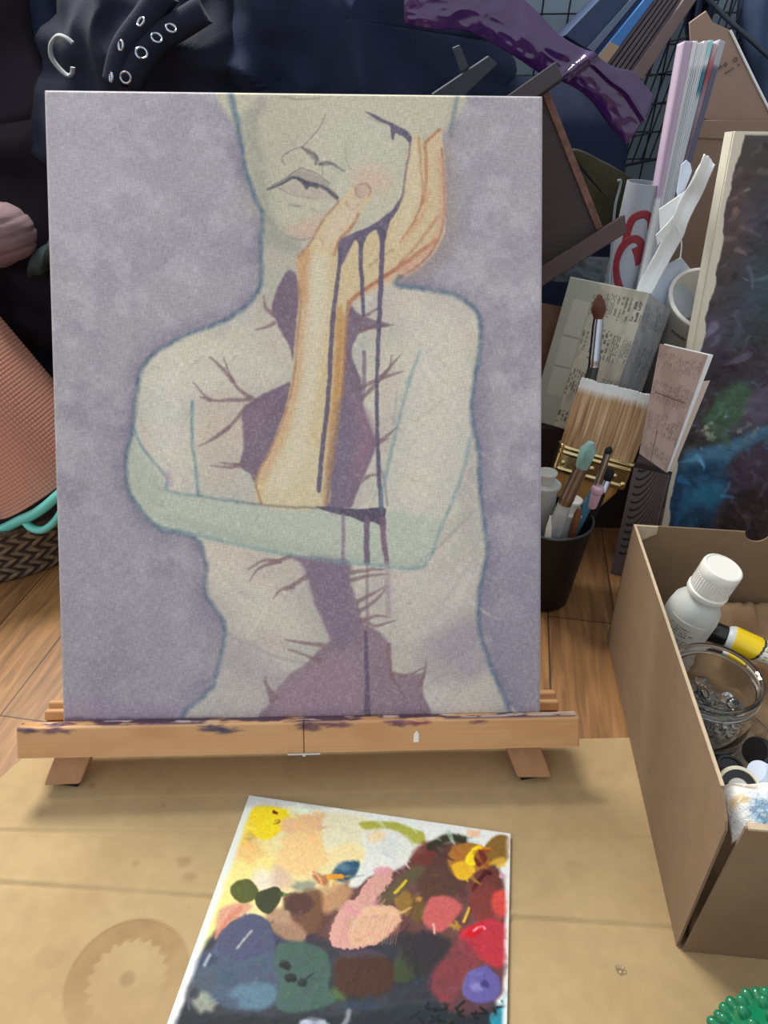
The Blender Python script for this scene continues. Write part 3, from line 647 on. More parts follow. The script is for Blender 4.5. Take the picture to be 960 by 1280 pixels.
# ---------------------------------------------------------------- table easel
def px_on_easel(x, y, n):
    """point of the easel plane n seen at x, y"""
    d = ray(x, y); p0 = easel(0, 0, n); s = ((p0-CAM) @ EN)/(d @ EN); p = CAM+d*s-CC
    return p @ EU, p @ EV
def table_easel():
    t = thing('table_easel', (-.06, .39, 0), 'light beech table easel with paint-stained ledge carrying the torso painting', 'easel')
    NF = .013
    uL, v0 = px_on_easel(22, 940, NF); uR, v1 = px_on_easel(724, 921, NF); uJ, _ = px_on_easel(380, 930, NF)
    top = px_on_easel(22, 910, NF)[1]
    lo_v = -.0215
    def lip(u0, u1, name, seed):
        nx, ny = 220, 40
        def sheet():
            U, W = np.meshgrid(np.linspace(u0, u1, nx), np.linspace(0, 1, ny))
            v = np.where(W < .68, lo_v + (W/.68)*(0.0015-lo_v), .0015); n = np.where(W < .68, NF, NF-(W-.68)/.32*(NF-.0008))
            rad = np.clip(1-np.abs(W-.68)/.06, 0, 1)**2*.0008
            Pt = CC + U[..., None]*EU + (v-rad)[..., None]*EV + (n-rad)[..., None]*EN
            P = Paint(U*1000, W*100, (200, 154, 106))
            i = np.arange(P.X.size)
            P.mix(i, (180, 132, 86), np.clip((fbm(P.X, P.Y*.6, .03, 3, 3)-.42)*2, 0, .6))
            P.mix(i, (196, 140, 86), np.clip((vnoise(P.X*.02, P.Y, .35, 5)-.5)*1.6, 0, .5))
            st = fbm(P.X, P.Y, .05, 9, 4); edge = np.clip((P.Y-66)/10, 0, 1)
            P.mix(i, (70, 48, 72), np.clip((st-.40)*9, 0, .9)*edge)
            P.mix(i, (208, 196, 190), np.clip((fbm(P.X, P.Y, .07, 19, 3)-.56)*9, 0, .8)*np.clip((P.Y-72)/8, 0, 1))
            for (x, y, r, c) in ((-226, 62, 14, (58, 48, 66)), (-205, 64, 10, (60, 46, 70)), (-180, 60, 9, (96, 64, 80)), (-57, 52, 9, (66, 66, 86)), (-66, 60, 10, (56, 52, 78)), (5, 58, 12, (70, 44, 66)), (22, 60, 9, (90, 52, 74)), (70, 62, 10, (88, 50, 78)), (85, 60, 7, (110, 46, 62)), (130, 60, 5, (90, 50, 60))):
                P.blob(x, y, r, r*.7, c, .75, 5, seed=abs(x)+2, rough=.5, tex=.5, tsc=.3)
            return Pt, P.C
        Pt, C = sheet()
        back = Pt.copy()
        # back sheet: the rear and underside of the lip
        U, W = np.meshgrid(np.linspace(u0, u1, nx), np.linspace(0, 1, ny))
        back = CC + U[..., None]*EU + (lo_v + 0*W)[..., None]*EV + (NF + (.0008-NF)*W)[..., None]*EN
        return grid_mesh(name, Pt, M['lip'], t, colors=C, closed=back)
    M['lip'] = mat('stained_beech', (255, 255, 255), .5, attr='paint')
    lip(uL, uJ-.0003, 'ledge_lip', 1); lip(uJ+.0003, uR, 'ledge_lip', 2)
    mb = MB()
    mb.box(easel((uL+uR)/2, -.013, -.013), ((uR-uL)/2-.006, .0075, .0125), (EU, EV, EN))
    part(mb, 'ledge_tray', M['beech'], t, bevel=.001)
    mb = MB().box(easel((uL+uR)/2, -.004, -.0305), ((uR-uL)/2-.007, .0125, .0045), (EU, EV, EN)).box(easel((uL+uR)/2, -.0005, -.0225), ((uR-uL)/2-.0065, .004, .0035), (EU, EV, EN))
    part(mb, 'ledge_rail', M['beech'], t, bevel=.0015)
    mb = MB().box(easel(uJ, lo_v-.0006, .011), (.012, .0006, .004), (EU, EV, EN)).tube([easel(uJ, lo_v-.0012, .0072), easel(uJ, lo_v-.0012, .0145)], .0014)
    part(mb, 'hinge', M['steel'], t)
    uw, vw = px_on_easel(520, 924, NF)
    mb = MB().prism([easel(uw-.002, vw-.002, NF), easel(uw+.002, vw-.002, NF), easel(uw+.0022, vw+.004, NF), easel(uw+.0008, vw+.0065, NF), easel(uw-.0015, vw+.004, NF)], EN*.0006)
    part(mb, 'paint_fleck', M['white_plastic'], t, label='fleck of white paint on the ledge')
    # splayed front legs, meeting under the top of the canvas
    nl = -.044; nf = .0175
    apex = (.0, .40)
    for (fx, fy) in ((78, 984), (668, 975)):
        lowest = -.0533/EV[2] + .012
        g = on_z(fx, fy, .006); uf = (g-CC) @ EU
        ends = []
        p0 = np.array([g[0], g[1]+.004, .006]); p1 = easel(math.copysign(.012, uf)+0, apex[1], nl)
        d = unit(p1-p0); s = unit(np.cross(EN, d)); EM = unit(np.cross(d, s)); L = np.linalg.norm(p1-p0)
        # foot cut level with the floor
        h = .0125; th = .006
        def foot(side, n):
            q = p0 + s*side + EM*n; k = (.0095-q[2])/d[2]; return q + d*k
        base = [foot(-h, -th), foot(h, -th), foot(h, th), foot(-h, th)]
        topv = [p1 - s*h - EM*th, p1 + s*h - EM*th, p1 + s*h + EM*th, p1 - s*h + EM*th]
        mb = MB().add(base+topv, [(0, 1, 2, 3), (4, 5, 6, 7), (0, 1, 5, 4), (1, 2, 6, 5), (2, 3, 7, 6), (3, 0, 4, 7)])
        lg = part(mb, 'leg', M['beech_leg'], t, bevel=.0012)
        c = np.mean(base, 0)
        ax = (unit([s[0], s[1], 0]), unit([-s[1], s[0], 0]), np.array([0, 0, 1.0]))
        part(MB().box((c[0], c[1]+.003, .0058), (.0095, .0055, .0036), ax), 'rubber_foot', M['rubber'], lg, bevel=.001)
    # rear prop leg from the apex to the floor
    a = easel(0, .39, -.056); f = np.array([a[0]+.002, a[1]+.05, .0])
    d = unit(f-a); s = EU; w = np.cross(d, s)
    part(MB().prism([a-s*.011, a+s*.011, f+s*.011, f-s*.011], w*.012), 'rear_leg', M['beech_leg'], t, bevel=.001)
    part(MB().box(easel(0, .385, -.0335), (.026, .014, .004), (EU, EV, EN)), 'top_block', M['beech_leg'], t, bevel=.001)
table_easel()

# ---------------------------------------------------------------- paint palette
def palette():
    a = math.radians(-8.467); du = np.array([math.cos(a), math.sin(a), 0]); dv = np.array([math.sin(a), -math.cos(a), 0])
    TL = np.array([-.0983, .3636, .0058]); W, Ln = .1957, .255
    nu, nv = 420, 540
    U, V = np.meshgrid(np.linspace(0, W, nu), np.linspace(0, Ln, nv))
    Pt = TL + U[..., None]*du + V[..., None]*dv
    d = Pt-CAM; z = d @ _f; X = 480+F_PX*(d @ _r)/z; Y = 640-F_PX*(d @ _u)/z
    P = Paint(X, Y, (226, 230, 226)); i = np.arange(P.X.size)
    B = P.blob; Fl = P.fill; S = P.stroke
    # thin washes first (photo pixels / palette design units)
    Fl([(296, 1018), (322, 1006), (352, 1010), (440, 1020), (470, 1030), (520, 1050), (470, 1090), (420, 1110), (360, 1140), (290, 1170), (256, 1190), (258, 1140), (276, 1090)], (232, 214, 150), .9, 14, seed=1, tex=.25)
    Fl([(290, 1080), (330, 1060), (350, 1100), (300, 1140), (262, 1160), (262, 1120)], (238, 222, 130), .8, 12, seed=2)
    Fl([(256, 1130), (276, 1120), (272, 1180), (252, 1200), (246, 1180)], (228, 226, 120), .7, 8, seed=3)
    B(330, 1100, 20, 14, (228, 220, 204), .8, 10, seed=4)
    B(312, 1062, 18, 16, (232, 188, 116), .85, 10, seed=5)
    B(352, 1096, 14, 18, (206, 172, 152), .7, 10, seed=55)
    Fl([(420, 1110), (460, 1090), (520, 1070), (560, 1052), (600, 1060), (630, 1100), (634, 1180), (632, 1240), (560, 1260), (480, 1230), (430, 1200), (380, 1180), (370, 1140)], (112, 76, 72), 1, 8, seed=6, tex=.15)
    Fl([(250, 1190), (290, 1150), (340, 1150), (430, 1180), (500, 1170), (560, 1190), (600, 1230), (620, 1300), (400, 1420), (160, 1420), (214, 1290)], (62, 64, 74), 1, 7, seed=7, tex=.12)
    Fl([(226, 1260), (260, 1266), (330, 1270), (430, 1268), (520, 1256), (600, 1262), (626, 1300), (600, 1420), (150, 1420), (180, 1330)], (44, 52, 60), 1, 6, seed=8, h=.0004)
    # upper left yellows and creams
    Fl([(304, 1024), (318, 1010), (338, 1008), (356, 1012), (362, 1022), (350, 1040), (336, 1050), (318, 1046), (302, 1040)], (240, 214, 18), 1, 3, seed=9, h=.0012)
    Fl([(298, 1030), (312, 1020), (318, 1044), (296, 1058), (288, 1056)], (236, 208, 60), .9, 8, seed=10)
    B(344, 1016, 4, 2, (120, 40, 26), 1, 2, rot=.5, seed=3, h=.0015); B(346, 1028, 4, 2.5, (150, 60, 26), .9, 2, rot=-.4, seed=4, h=.001)
    B(312, 1046, 6, 5, (150, 130, 100), .5, 5, seed=5)
    Fl([(352, 1026), (376, 1018), (408, 1020), (404, 1056), (412, 1074), (386, 1092), (362, 1092), (346, 1074), (352, 1050)], (236, 200, 138), 1, 4, seed=11, h=.001, tex=.1)
    Fl([(360, 1024), (404, 1018), (410, 1036), (380, 1040), (356, 1040)], (222, 176, 136), .7, 8, seed=12)
    Fl([(404, 1022), (430, 1018), (452, 1026), (462, 1046), (446, 1066), (420, 1076), (406, 1060)], (226, 220, 186), 1, 5, seed=13, h=.0008)
    Fl([(414, 1062), (440, 1054), (452, 1070), (426, 1084), (410, 1076)], (238, 216, 160), .9, 5, seed=14, h=.0008)
    Fl([(448, 1028), (480, 1026), (506, 1032), (528, 1040), (530, 1054), (508, 1052), (484, 1044), (462, 1040)], (176, 176, 78), 1, 3, seed=15, h=.0006)
    Fl([(452, 1046), (464, 1036), (486, 1036), (506, 1044), (518, 1060), (508, 1080), (488, 1090), (470, 1092), (446, 1110), (436, 1106), (450, 1084), (456, 1066)], (220, 222, 214), 1, 4, seed=16, h=.0016, tex=.1)
    B(470, 1046, 11, 8, (236, 208, 164), .9, 5, seed=17, h=.0018); B(486, 1058, 12, 9, (206, 214, 210), .8, 6, seed=18, h=.0018)
    Fl([(414, 1094), (424, 1080), (438, 1076), (450, 1078), (446, 1092), (432, 1102), (420, 1100)], (54, 96, 124), 1, 4, seed=19, h=.0008)
    B(428, 1084, 8, 5, (120, 150, 160), .6, 5, seed=20)
    B(402, 1100, 12, 7, (176, 122, 82), 1, 4, rot=.5, seed=21, h=.0008); S([(392, 1090), (398, 1096), (402, 1104)], (232, 150, 104), 3, 1, 1.5, h=.0015)
    S([(412, 1097), (419, 1096), (427, 1096)], (236, 154, 44), 6, 1, 1.5, h=.002); S([(417, 1104), (418, 1114)], (214, 156, 60), 3, .9, 1.5, h=.001)
    B(380, 1108, 15, 7, (140, 144, 128), .85, 5, seed=22)
    Fl([(392, 1112), (420, 1106), (440, 1112), (430, 1130), (410, 1142), (394, 1132)], (196, 152, 108), .85, 7, seed=23)
    Fl([(372, 1120), (388, 1112), (402, 1118), (402, 1150), (390, 1168), (372, 1164), (360, 1150)], (124, 90, 66), .95, 7, seed=24, h=.0007)
    B(372, 1130, 18, 16, (98, 68, 60), 1, 5, seed=25, h=.0008)
    Fl([(332, 1142), (352, 1134), (366, 1148), (384, 1168), (372, 1180), (352, 1172), (338, 1160)], (170, 134, 106), .9, 6, seed=26)
    Fl([(276, 1136), (300, 1128), (316, 1134), (296, 1148), (282, 1160), (268, 1174), (270, 1152)], (208, 152, 126), .95, 5, seed=27)
    S([(300, 1136), (284, 1150), (272, 1170)], (206, 122, 96), 6, .7, 4)
    # greens
    B(306, 1114, 17, 15, (98, 104, 44), 1, 2.5, rough=.06, seed=28, h=.0003)
    Fl([(318, 1122), (330, 1112), (346, 1108), (352, 1118), (346, 1134), (334, 1142), (322, 1134)], (68, 76, 44), 1, 2, seed=29, h=.0003)
    # blues
    Fl([(266, 1186), (276, 1166), (294, 1150), (314, 1142), (330, 1148), (340, 1162), (344, 1190), (320, 1206), (288, 1204), (262, 1196)], (86, 90, 118), 1, 3, seed=30, h=.0006)
    S([(296, 1186), (306, 1174), (314, 1164)], (176, 172, 170), 3, .8, 2, tex=.4)
    Fl([(246, 1198), (264, 1188), (300, 1200), (344, 1190), (352, 1220), (344, 1250), (310, 1264), (276, 1258), (250, 1240), (240, 1220)], (84, 98, 120), .95, 6, seed=31, h=.0006, tex=.15)
    B(320, 1244, 30, 17, (96, 130, 146), .85, 8, seed=32, h=.0006); B(284, 1222, 12, 9, (70, 96, 112), .8, 6, seed=33)
    B(258, 1200, 12, 9, (72, 80, 104), .9, 5, seed=34); B(256, 1228, 16, 16, (84, 94, 106), .7, 6, seed=35)
    B(254, 1254, 15, 12, (160, 162, 146), .8, 7, seed=36, tex=.4); S([(244, 1226), (236, 1244), (236, 1262)], (96, 104, 114), 3, .8, 2)
    Fl([(348, 1180), (380, 1178), (406, 1188), (414, 1210), (412, 1236), (420, 1250), (400, 1262), (360, 1266), (344, 1256), (350, 1226), (342, 1200)], (78, 106, 98), 1, 5, seed=37, h=.0006, tex=.12)
    B(356, 1206, 8, 5, (36, 40, 44), .95, 3, rot=.6, seed=38, h=.001); B(363, 1223, 8, 5, (38, 42, 46), .95, 3, seed=39, h=.001); B(378, 1229, 6, 5, (42, 48, 50), .9, 3, seed=40, h=.001)
    B(424, 1242, 10, 11, (92, 126, 72), .8, 8, seed=41)
    # dark centre
    Fl([(420, 1200), (440, 1194), (486, 1198), (494, 1220), (484, 1240), (440, 1246), (420, 1232)], (84, 56, 44), 1, 6, seed=42, h=.0005)
    B(508, 1208, 15, 23, (72, 84, 56), 1, 4, rot=.15, seed=43, h=.0007)
    Fl([(420, 1176), (470, 1190), (480, 1196), (430, 1196)], (92, 78, 94), .8, 6, seed=44)
    Fl([(492, 1170), (540, 1166), (566, 1180), (550, 1206), (520, 1220), (500, 1190)], (62, 56, 62), .9, 8, seed=45)
    B(448, 1258, 26, 6, (58, 80, 104), .6, 6, seed=46); B(520, 1262, 40, 8, (44, 60, 72), .7, 8, seed=47)
    # browns, ochres, reds
    Fl([(520, 1088), (545, 1070), (576, 1060), (590, 1080), (584, 1108), (556, 1124), (526, 1124)], (104, 74, 64), 1, 8, seed=48, h=.0006)
    Fl([(516, 1066), (536, 1052), (546, 1064), (530, 1086), (514, 1082)], (126, 66, 58), .9, 6, seed=49, tex=.3)
    S([(538, 1058), (552, 1050), (566, 1047), (580, 1050)], (62, 60, 44), 10, .95, 4, seed=50)
    Fl([(470, 1120), (500, 1094), (520, 1080), (530, 1090), (500, 1120), (480, 1136)], (108, 98, 72), .85, 6, seed=51)
    S([(494, 1116), (502, 1108), (508, 1101)], (220, 190, 40), 4, .9, 2, h=.0012)
    B(506, 1130, 11, 15, (150, 118, 56), 1, 4, seed=52, h=.0009); B(523, 1138, 9, 16, (120, 96, 52), .95, 4, seed=53, h=.0006); B(524, 1124, 4, 4, (206, 160, 70), .8, 3, seed=54, h=.001)
    Fl([(566, 1058), (590, 1054), (612, 1064), (616, 1078), (594, 1096), (572, 1096), (560, 1078)], (176, 122, 52), 1, 4, seed=56, h=.0009)
    Fl([(564, 1084), (578, 1076), (594, 1084), (588, 1098), (574, 1100)], (228, 178, 40), 1, 3, seed=57, h=.001)
    Fl([(582, 1074), (592, 1060), (602, 1058), (598, 1072), (594, 1082), (584, 1080)], (244, 216, 24), 1, 2, seed=58, h=.0018)
    Fl([(592, 1072), (600, 1060), (610, 1062), (608, 1076), (598, 1084)], (126, 54, 46), 1, 2, seed=59, h=.0018)
    Fl([(612, 1050), (626, 1044), (638, 1048), (636, 1072), (626, 1082), (612, 1078), (606, 1064)], (146, 112, 54), 1, 3, seed=60, h=.0009); B(624, 1078, 10, 6, (222, 178, 60), .8, 4, seed=61)
    B(592, 1042, 9, 5, (236, 180, 140), .8, 4, seed=62)
    Fl([(586, 1100), (602, 1088), (622, 1090), (626, 1108), (612, 1122), (590, 1120)], (122, 68, 64), 1, 4, seed=63, h=.001)
    S([(592, 1112), (598, 1102), (606, 1092), (612, 1092)], (84, 30, 30), 5, .95, 2, h=.002)
    B(606, 1130, 22, 24, (138, 70, 64), .95, 6, seed=64); Fl([(616, 1118), (634, 1114), (637, 1138), (626, 1146), (616, 1136)], (208, 82, 70), 1, 5, seed=65, h=.0008)
    Fl([(528, 1140), (540, 1122), (560, 1120), (576, 1132), (572, 1146), (556, 1164), (544, 1164), (530, 1154)], (196, 100, 98), 1, 4, seed=66, h=.001)
    S([(542, 1156), (543, 1166)], (232, 170, 160), 3, .9, 2)
    S([(580, 1152), (584, 1142), (586, 1135)], (222, 180, 60), 3.5, .95, 2, h=.0014); B(570, 1158, 6, 6, (190, 150, 60), .8, 3, seed=67, rough=.5, h=.001)
    Fl([(574, 1166), (590, 1156), (612, 1150), (634, 1156), (636, 1190), (624, 1210), (600, 1200), (580, 1190)], (186, 58, 72), 1, 6, seed=68, h=.0008, tex=.1)
    Fl([(580, 1168), (590, 1158), (604, 1154), (600, 1164), (590, 1172)], (206, 26, 46), 1, 2.5, seed=69, h=.002); S([(592, 1164), (602, 1158), (606, 1160)], (240, 170, 190), 3, .9, 2, h=.002)
    Fl([(538, 1220), (560, 1190), (580, 1176), (600, 1200), (590, 1220), (570, 1250), (560, 1262), (540, 1240)], (140, 70, 76), .95, 8, seed=70, tex=.15)
    Fl([(560, 1260), (580, 1230), (600, 1210), (626, 1216), (620, 1250), (590, 1270)], (112, 72, 78), .8, 8, seed=71)
    B(602, 1232, 25, 23, (104, 96, 158), 1, 3, seed=72, rough=.08, h=.0014); B(596, 1234, 8, 6, (136, 130, 186), .8, 5, seed=73, h=.002); B(606, 1231, 5, 5, (70, 62, 120), .9, 4, seed=74)
    Fl([(622, 1262), (634, 1236), (637, 1262), (634, 1310), (618, 1300), (612, 1276)], (40, 146, 168), .95, 4, seed=75, h=.0007)
    for k in range(16):
        x, y = 520+random.random()*110, 1250+random.random()*34
        S([(x, y), (x+8*random.uniform(-1, 1), y+6), (x+14*random.uniform(-1, 1), y+8)], (18, 22, 26), 3, .8, 2, seed=k, h=.0008)
    S([(430, 1282), (434, 1274), (436, 1264)], (150, 150, 160), 7, .8, 4); B(390, 1284, 22, 10, (176, 182, 200), .85, 5, seed=78, tex=.3, h=.001)
    B(300, 1290, 60, 18, (40, 46, 54), .9, 6, seed=79)
    # the pink brush load with its flat end
    Fl([(470, 1092), (488, 1086), (490, 1098), (478, 1116), (470, 1130), (494, 1134), (500, 1150), (488, 1166), (470, 1180), (440, 1186), (418, 1184), (412, 1172), (418, 1150), (430, 1128), (444, 1124), (456, 1106)], (206, 154, 142), 1, 2, warp=2.5, wsc=.3, seed=80, h=.0013)
    Fl([(456, 1136), (494, 1136), (499, 1152), (480, 1174), (446, 1184), (436, 1170)], (218, 178, 142), .9, 5, seed=81, h=.0014)
    for k in range(22):
        x = 424+k*3.3; S([(x+10, 1144+random.random()*6), (x, 1178+random.random()*4)], (188, 140, 124), 1.4, .5, 1.2, seed=k)
    B(478, 1088, 10, 5, (214, 150, 160), .9, 4, seed=82)
    S([(262, 1194), (256, 1206)], (206, 212, 216), 4, .6, 3)
    # dragged brush marks between neighbouring dabs, and fine bristle streaks
    rr = np.random.RandomState(12); NN = P.X.size
    for k in range(520):
        q = rr.randint(NN); x, y = P.X[q], P.Y[q]
        if y > 1290: continue
        c = np.clip(P.C[q] + rr.uniform(-16, 16, 3), 0, 255); th = rr.uniform(-1.2, .4)+(.8 if y < 1120 else 0); l = rr.uniform(5, 17)
        S([(x, y), (x+l*math.cos(th)*.5, y+l*math.sin(th)*.5+1), (x+l*math.cos(th), y+l*math.sin(th))], c, (rr.uniform(3, 8), 1.5), rr.uniform(.35, .8), 2.2, seed=k, tex=.4, tsc=.12, h=.0001)
    st = vnoise(P.X*.12+P.Y*.5, P.Y*.1-P.X*.4, 1, 5)*.5+vnoise(P.X*.5, P.Y*.45, 1, 9)*.5
    P.C = np.clip(P.C*(1+.12*(st-.5))[:, None], 0, 255)
    P.C = 255*(P.C/255)**(1.0+.22*np.clip((170-P.C.mean(1))/90, 0, 1))[:, None]
    # bare margins at the left and right edges
    e1 = np.clip(1-(U.ravel())/.007, 0, 1); e2 = np.clip(1-(W-U.ravel())/.004, 0, 1)
    P.mix(i, (222, 228, 224), np.clip(e1*2.2*(.4+fbm(X.ravel(), Y.ravel(), .06, 90, 3)), 0, .95))
    P.mix(i, (228, 228, 226), np.clip(e2*2.5*fbm(X.ravel(), Y.ravel(), .08, 91, 3), 0, .9))
    Z = P.H.reshape(nv, nu)
    # soften the impasto and add bristle ridges
    for _ in range(8):
        Z = .25*(np.roll(Z, 1, 0)+np.roll(Z, -1, 0)+np.roll(Z, 1, 1)+np.roll(Z, -1, 1))
    Pt = Pt.copy(); Pt[..., 2] += Z*.32
    back = TL + U[..., None]*du + V[..., None]*dv; back[..., 2] = .0031
    o = grid_mesh('paint_palette', Pt, M['palette_paint'], colors=P.C, closed=back)
    tag(o, 'white board palette covered in dabs of mixed oil paint on the cardboard', 'palette')
palette()

# ---------------------------------------------------------------- open cardboard box and what lies in it
BA = math.radians(4.889)
BX = np.array([.1913, .2557, .0026]); B1 = np.array([math.cos(BA), -math.sin(BA), 0]); B2 = np.array([math.sin(BA), math.cos(BA), 0]); BZ = np.array([0, 0, 1.0])
BD, BH, BW = .293, .1325, .235
def bl(a, b, c): return BX + B1*a + B2*b + BZ*c
def printed_text(P, x0, y0, x1, y1, line, col=(40, 40, 44), a=.8, seed=1, width=.5, fill=.62):
    """rows of tiny illegible print inside a rectangle of design units"""
    i = P.sel(x0, y0, x1, y1); x, y = P.X[i], P.Y[i]; row = np.floor((y-y0)/line); ph = (y-y0)/line-row
    ch = vnoise(x/line*3.2, row*7.3, 1, seed); wd = vnoise(x/line*.55, row*3.1, 1, seed+4); end = x1-(x1-x0)*.35*vnoise(row*5.7, row*0, 1, seed+8)
    up = vnoise(x/line*5, y/line*5, 1, seed+2)
    A = (np.abs(ph-.5) < width/2)*(ch > .38)*(wd > 1-fill-.1)*(x < end)*(up > .28)
    P.mix(i, col, A*a)
def printed_panel(name, c, t, nu, nv, base, fn, parent=None, m=None, **k):
    """flat printed panel with thickness; design units = fraction along top edge * 100, down the side * 100"""
    c = [np.asarray(p, float) for p in c]
    U, V = np.meshgrid(np.linspace(0, 1, nu), np.linspace(0, 1, nv))
    Pt = (c[0]*((1-U)*(1-V))[..., None] + c[1]*(U*(1-V))[..., None] + c[2]*(U*V)[..., None] + c[3]*((1-U)*V)[..., None])
    P = Paint(U*100, V*100, base); fn(P)
    n = unit(np.cross(c[1]-c[0], c[3]-c[0]))
    if n @ (c[0]-CAM) < 0: n = -n
    return grid_mesh(name, Pt, m or M['print'], parent, colors=P.C, closed=n*t, smooth=False, **k)

def cardboard_box():
    t = thing('cardboard_box', BX, 'open brown cardboard box holding a bottle and glass jar, right of the easel', 'box')
    T = .0017
    g = .0026
    def pan(name, pts, off, m=M['kraft']): return part(MB().prism(pts, off), name, m, t)
    # left side, its near top corner cut off
    pan('side_panel', [bl(0, .003, 0), bl(0, BD, 0), bl(0, BD, BH), bl(0, .022, BH+.001), bl(0, .006, BH-.008), bl(0, .003, BH-.012)], B1*T)
    part(MB().prism([bl(-.0002, BD-.002, BH+.0002), bl(-.0002, .022, BH+.0012), bl(T+.0002, .022, BH+.0012), bl(T+.0002, BD-.002, BH+.0002)], BZ*.0007), 'cut_edge', M['kraft_cut'], t, label='pale torn top edge of the left side')
    pan('side_panel', [bl(BW, 0, 0), bl(BW, BD, 0), bl(BW, BD, BH), bl(BW, 0, BH)], -B1*T)
    pan('front_panel', [bl(g+.001, 0, 0), bl(BW, 0, 0), bl(BW, 0, BH-.004), bl(g+.0045, -.002, BH-.002)], B2*T)
    part(MB().prism([bl(g+.006, -.0024, BH-.003), bl(BW, -.0006, BH-.005), bl(BW, T+.0004, BH-.005), bl(g+.006, T, BH-.003)], BZ*.0016), 'cut_edge', M['kraft_cut'], t, label='pale top edge of the front')
    # back panel with a half-round hand notch
    nc = .1045; nr = .0105
    xs = [(0, 0), (BW, 0), (BW, BH), (nc+nr+.003, BH)] + [(nc+nr*math.cos(q), BH-nr*math.sin(q)*.9) for q in np.linspace(0, math.pi, 12)] + [(nc-nr-.003, BH), (0, BH)]
    pan('back_panel', [bl(a, BD-T, b) for a, b in xs], B2*T)
    pan('bottom_panel', [bl(T, T, 0), bl(BW-T, T, 0), bl(BW-T, BD-T, 0), bl(T, BD-T, 0)], BZ*T, M['kraft_dark'])
    part(MB().prism([bl(.002, BD-T-.001, BH-.018), bl(.020, BD-T-.001, BH-.006), bl(.020, BD-T-.001, BH+.0012), bl(.002, BD-T-.001, BH+.0012)], -B2*.0018), 'corner_flap', M['kraft_cut'], t, label='torn corner flap at the far left')
cardboard_box()

def crumpled_paper():
    nx, ny = 90, 70
    a, b = np.meshgrid(np.linspace(.008, BW-.008, nx), np.linspace(.008, BD-.008, ny))
    up = np.clip((b-.215)/.05, 0, 1)*np.clip((a-.052)/.03, 0, 1)
    h = .014 + .022*np.abs(fbm(a, b, 22, 3, 4)-.5)*2 + .004*fbm(a, b, 70, 9, 2) + up*(.030+.03*np.abs(fbm(a, b, 26, 13, 3)-.5)*2)
    P = BX + a[..., None]*B1 + b[..., None]*B2 + h[..., None]*BZ
    bk = BX + a[..., None]*B1 + b[..., None]*B2 + .0045*BZ
    m = mat('kraft_paper_wad', (158, 128, 96), .85, .12, 60, .3, 90)
    o = grid_mesh('packing_paper', P, m, closed=bk)
    tag(o, 'crumpled brown packing paper filling the bottom of the cardboard box', 'paper')
crumpled_paper()

def bottle():
    dirn = unit(B1*.20 - B2*.10 + BZ*.97); ctop = on_z(905, 708, .153); base = ctop - dirn*.1263
    t = thing('plastic_bottle', base, 'frosted white bottle with ribbed white cap leaning in the cardboard box', 'bottle')
    R = .0205
    prof = [(0, 0), (R-.002, 0), (R, .002), (R, .074), (R-.0012, .083), (R-.006, .091), (.0122, .094), (.0122, .100), (0, .100)]
    part(MB().lathe(prof, base, dirn, 40), 'body', M['clear_plastic'], t, smooth=True)
    cap = [(0, .0965), (.0152, .0965), (.0160, .098), (.0160, .1015), (.0150, .1025), (.0150, .116), (.0155, .117), (.0155, .124), (.0149, .1255), (.0135, .126), (.0132, .1255), (0, .1255)]
    cp = part(MB().lathe(cap, base, dirn, 48), 'cap', M['white_plastic'], t, smooth=True)
    # ribs on the cap
    rb = MB(); x = unit(np.cross(dirn, (0, 0, 1))); y = np.cross(dirn, x)
    for k in range(40):
        q = 2*math.pi*k/40; d = math.cos(q)*x+math.sin(q)*y
        rb.box(base+dirn*.1095+d*.0151, (.0003, .0004, .0062), (d, np.cross(dirn, d), dirn))
    part(rb, 'ribs', M['white_plastic'], cp)
    # label wrapped round the near left of the body
    tow = unit((CAM-base) - dirn*((CAM-base) @ dirn)); sd = np.cross(dirn, tow)      # sd: to the viewer's left or right
    if sd[0] > 0: sd = -sd
    U, V = np.meshgrid(np.linspace(-.85, .65, 110), np.linspace(.010, .077, 110))
    Pt = base + dirn*V[..., None] + (R+.0003)*(np.cos(U)[..., None]*tow + np.sin(U)[..., None]*sd)
    P = Paint((.65-U)*100, (.077-V)*1500, (214, 212, 200))
    for (a, n) in ((8, 4), (26, 4), (44, 5), (68, 3)):
        printed_text(P, 14, a, 128, a+n*3.6, 3.6, (70, 70, 74), .8, seed=a, fill=.7)
    grid_mesh('label', Pt, M['print'], t, colors=P.C, closed=Pt - .0002*(np.cos(U)[..., None]*tow + np.sin(U)[..., None]*sd), label='pale printed label')
bottle()

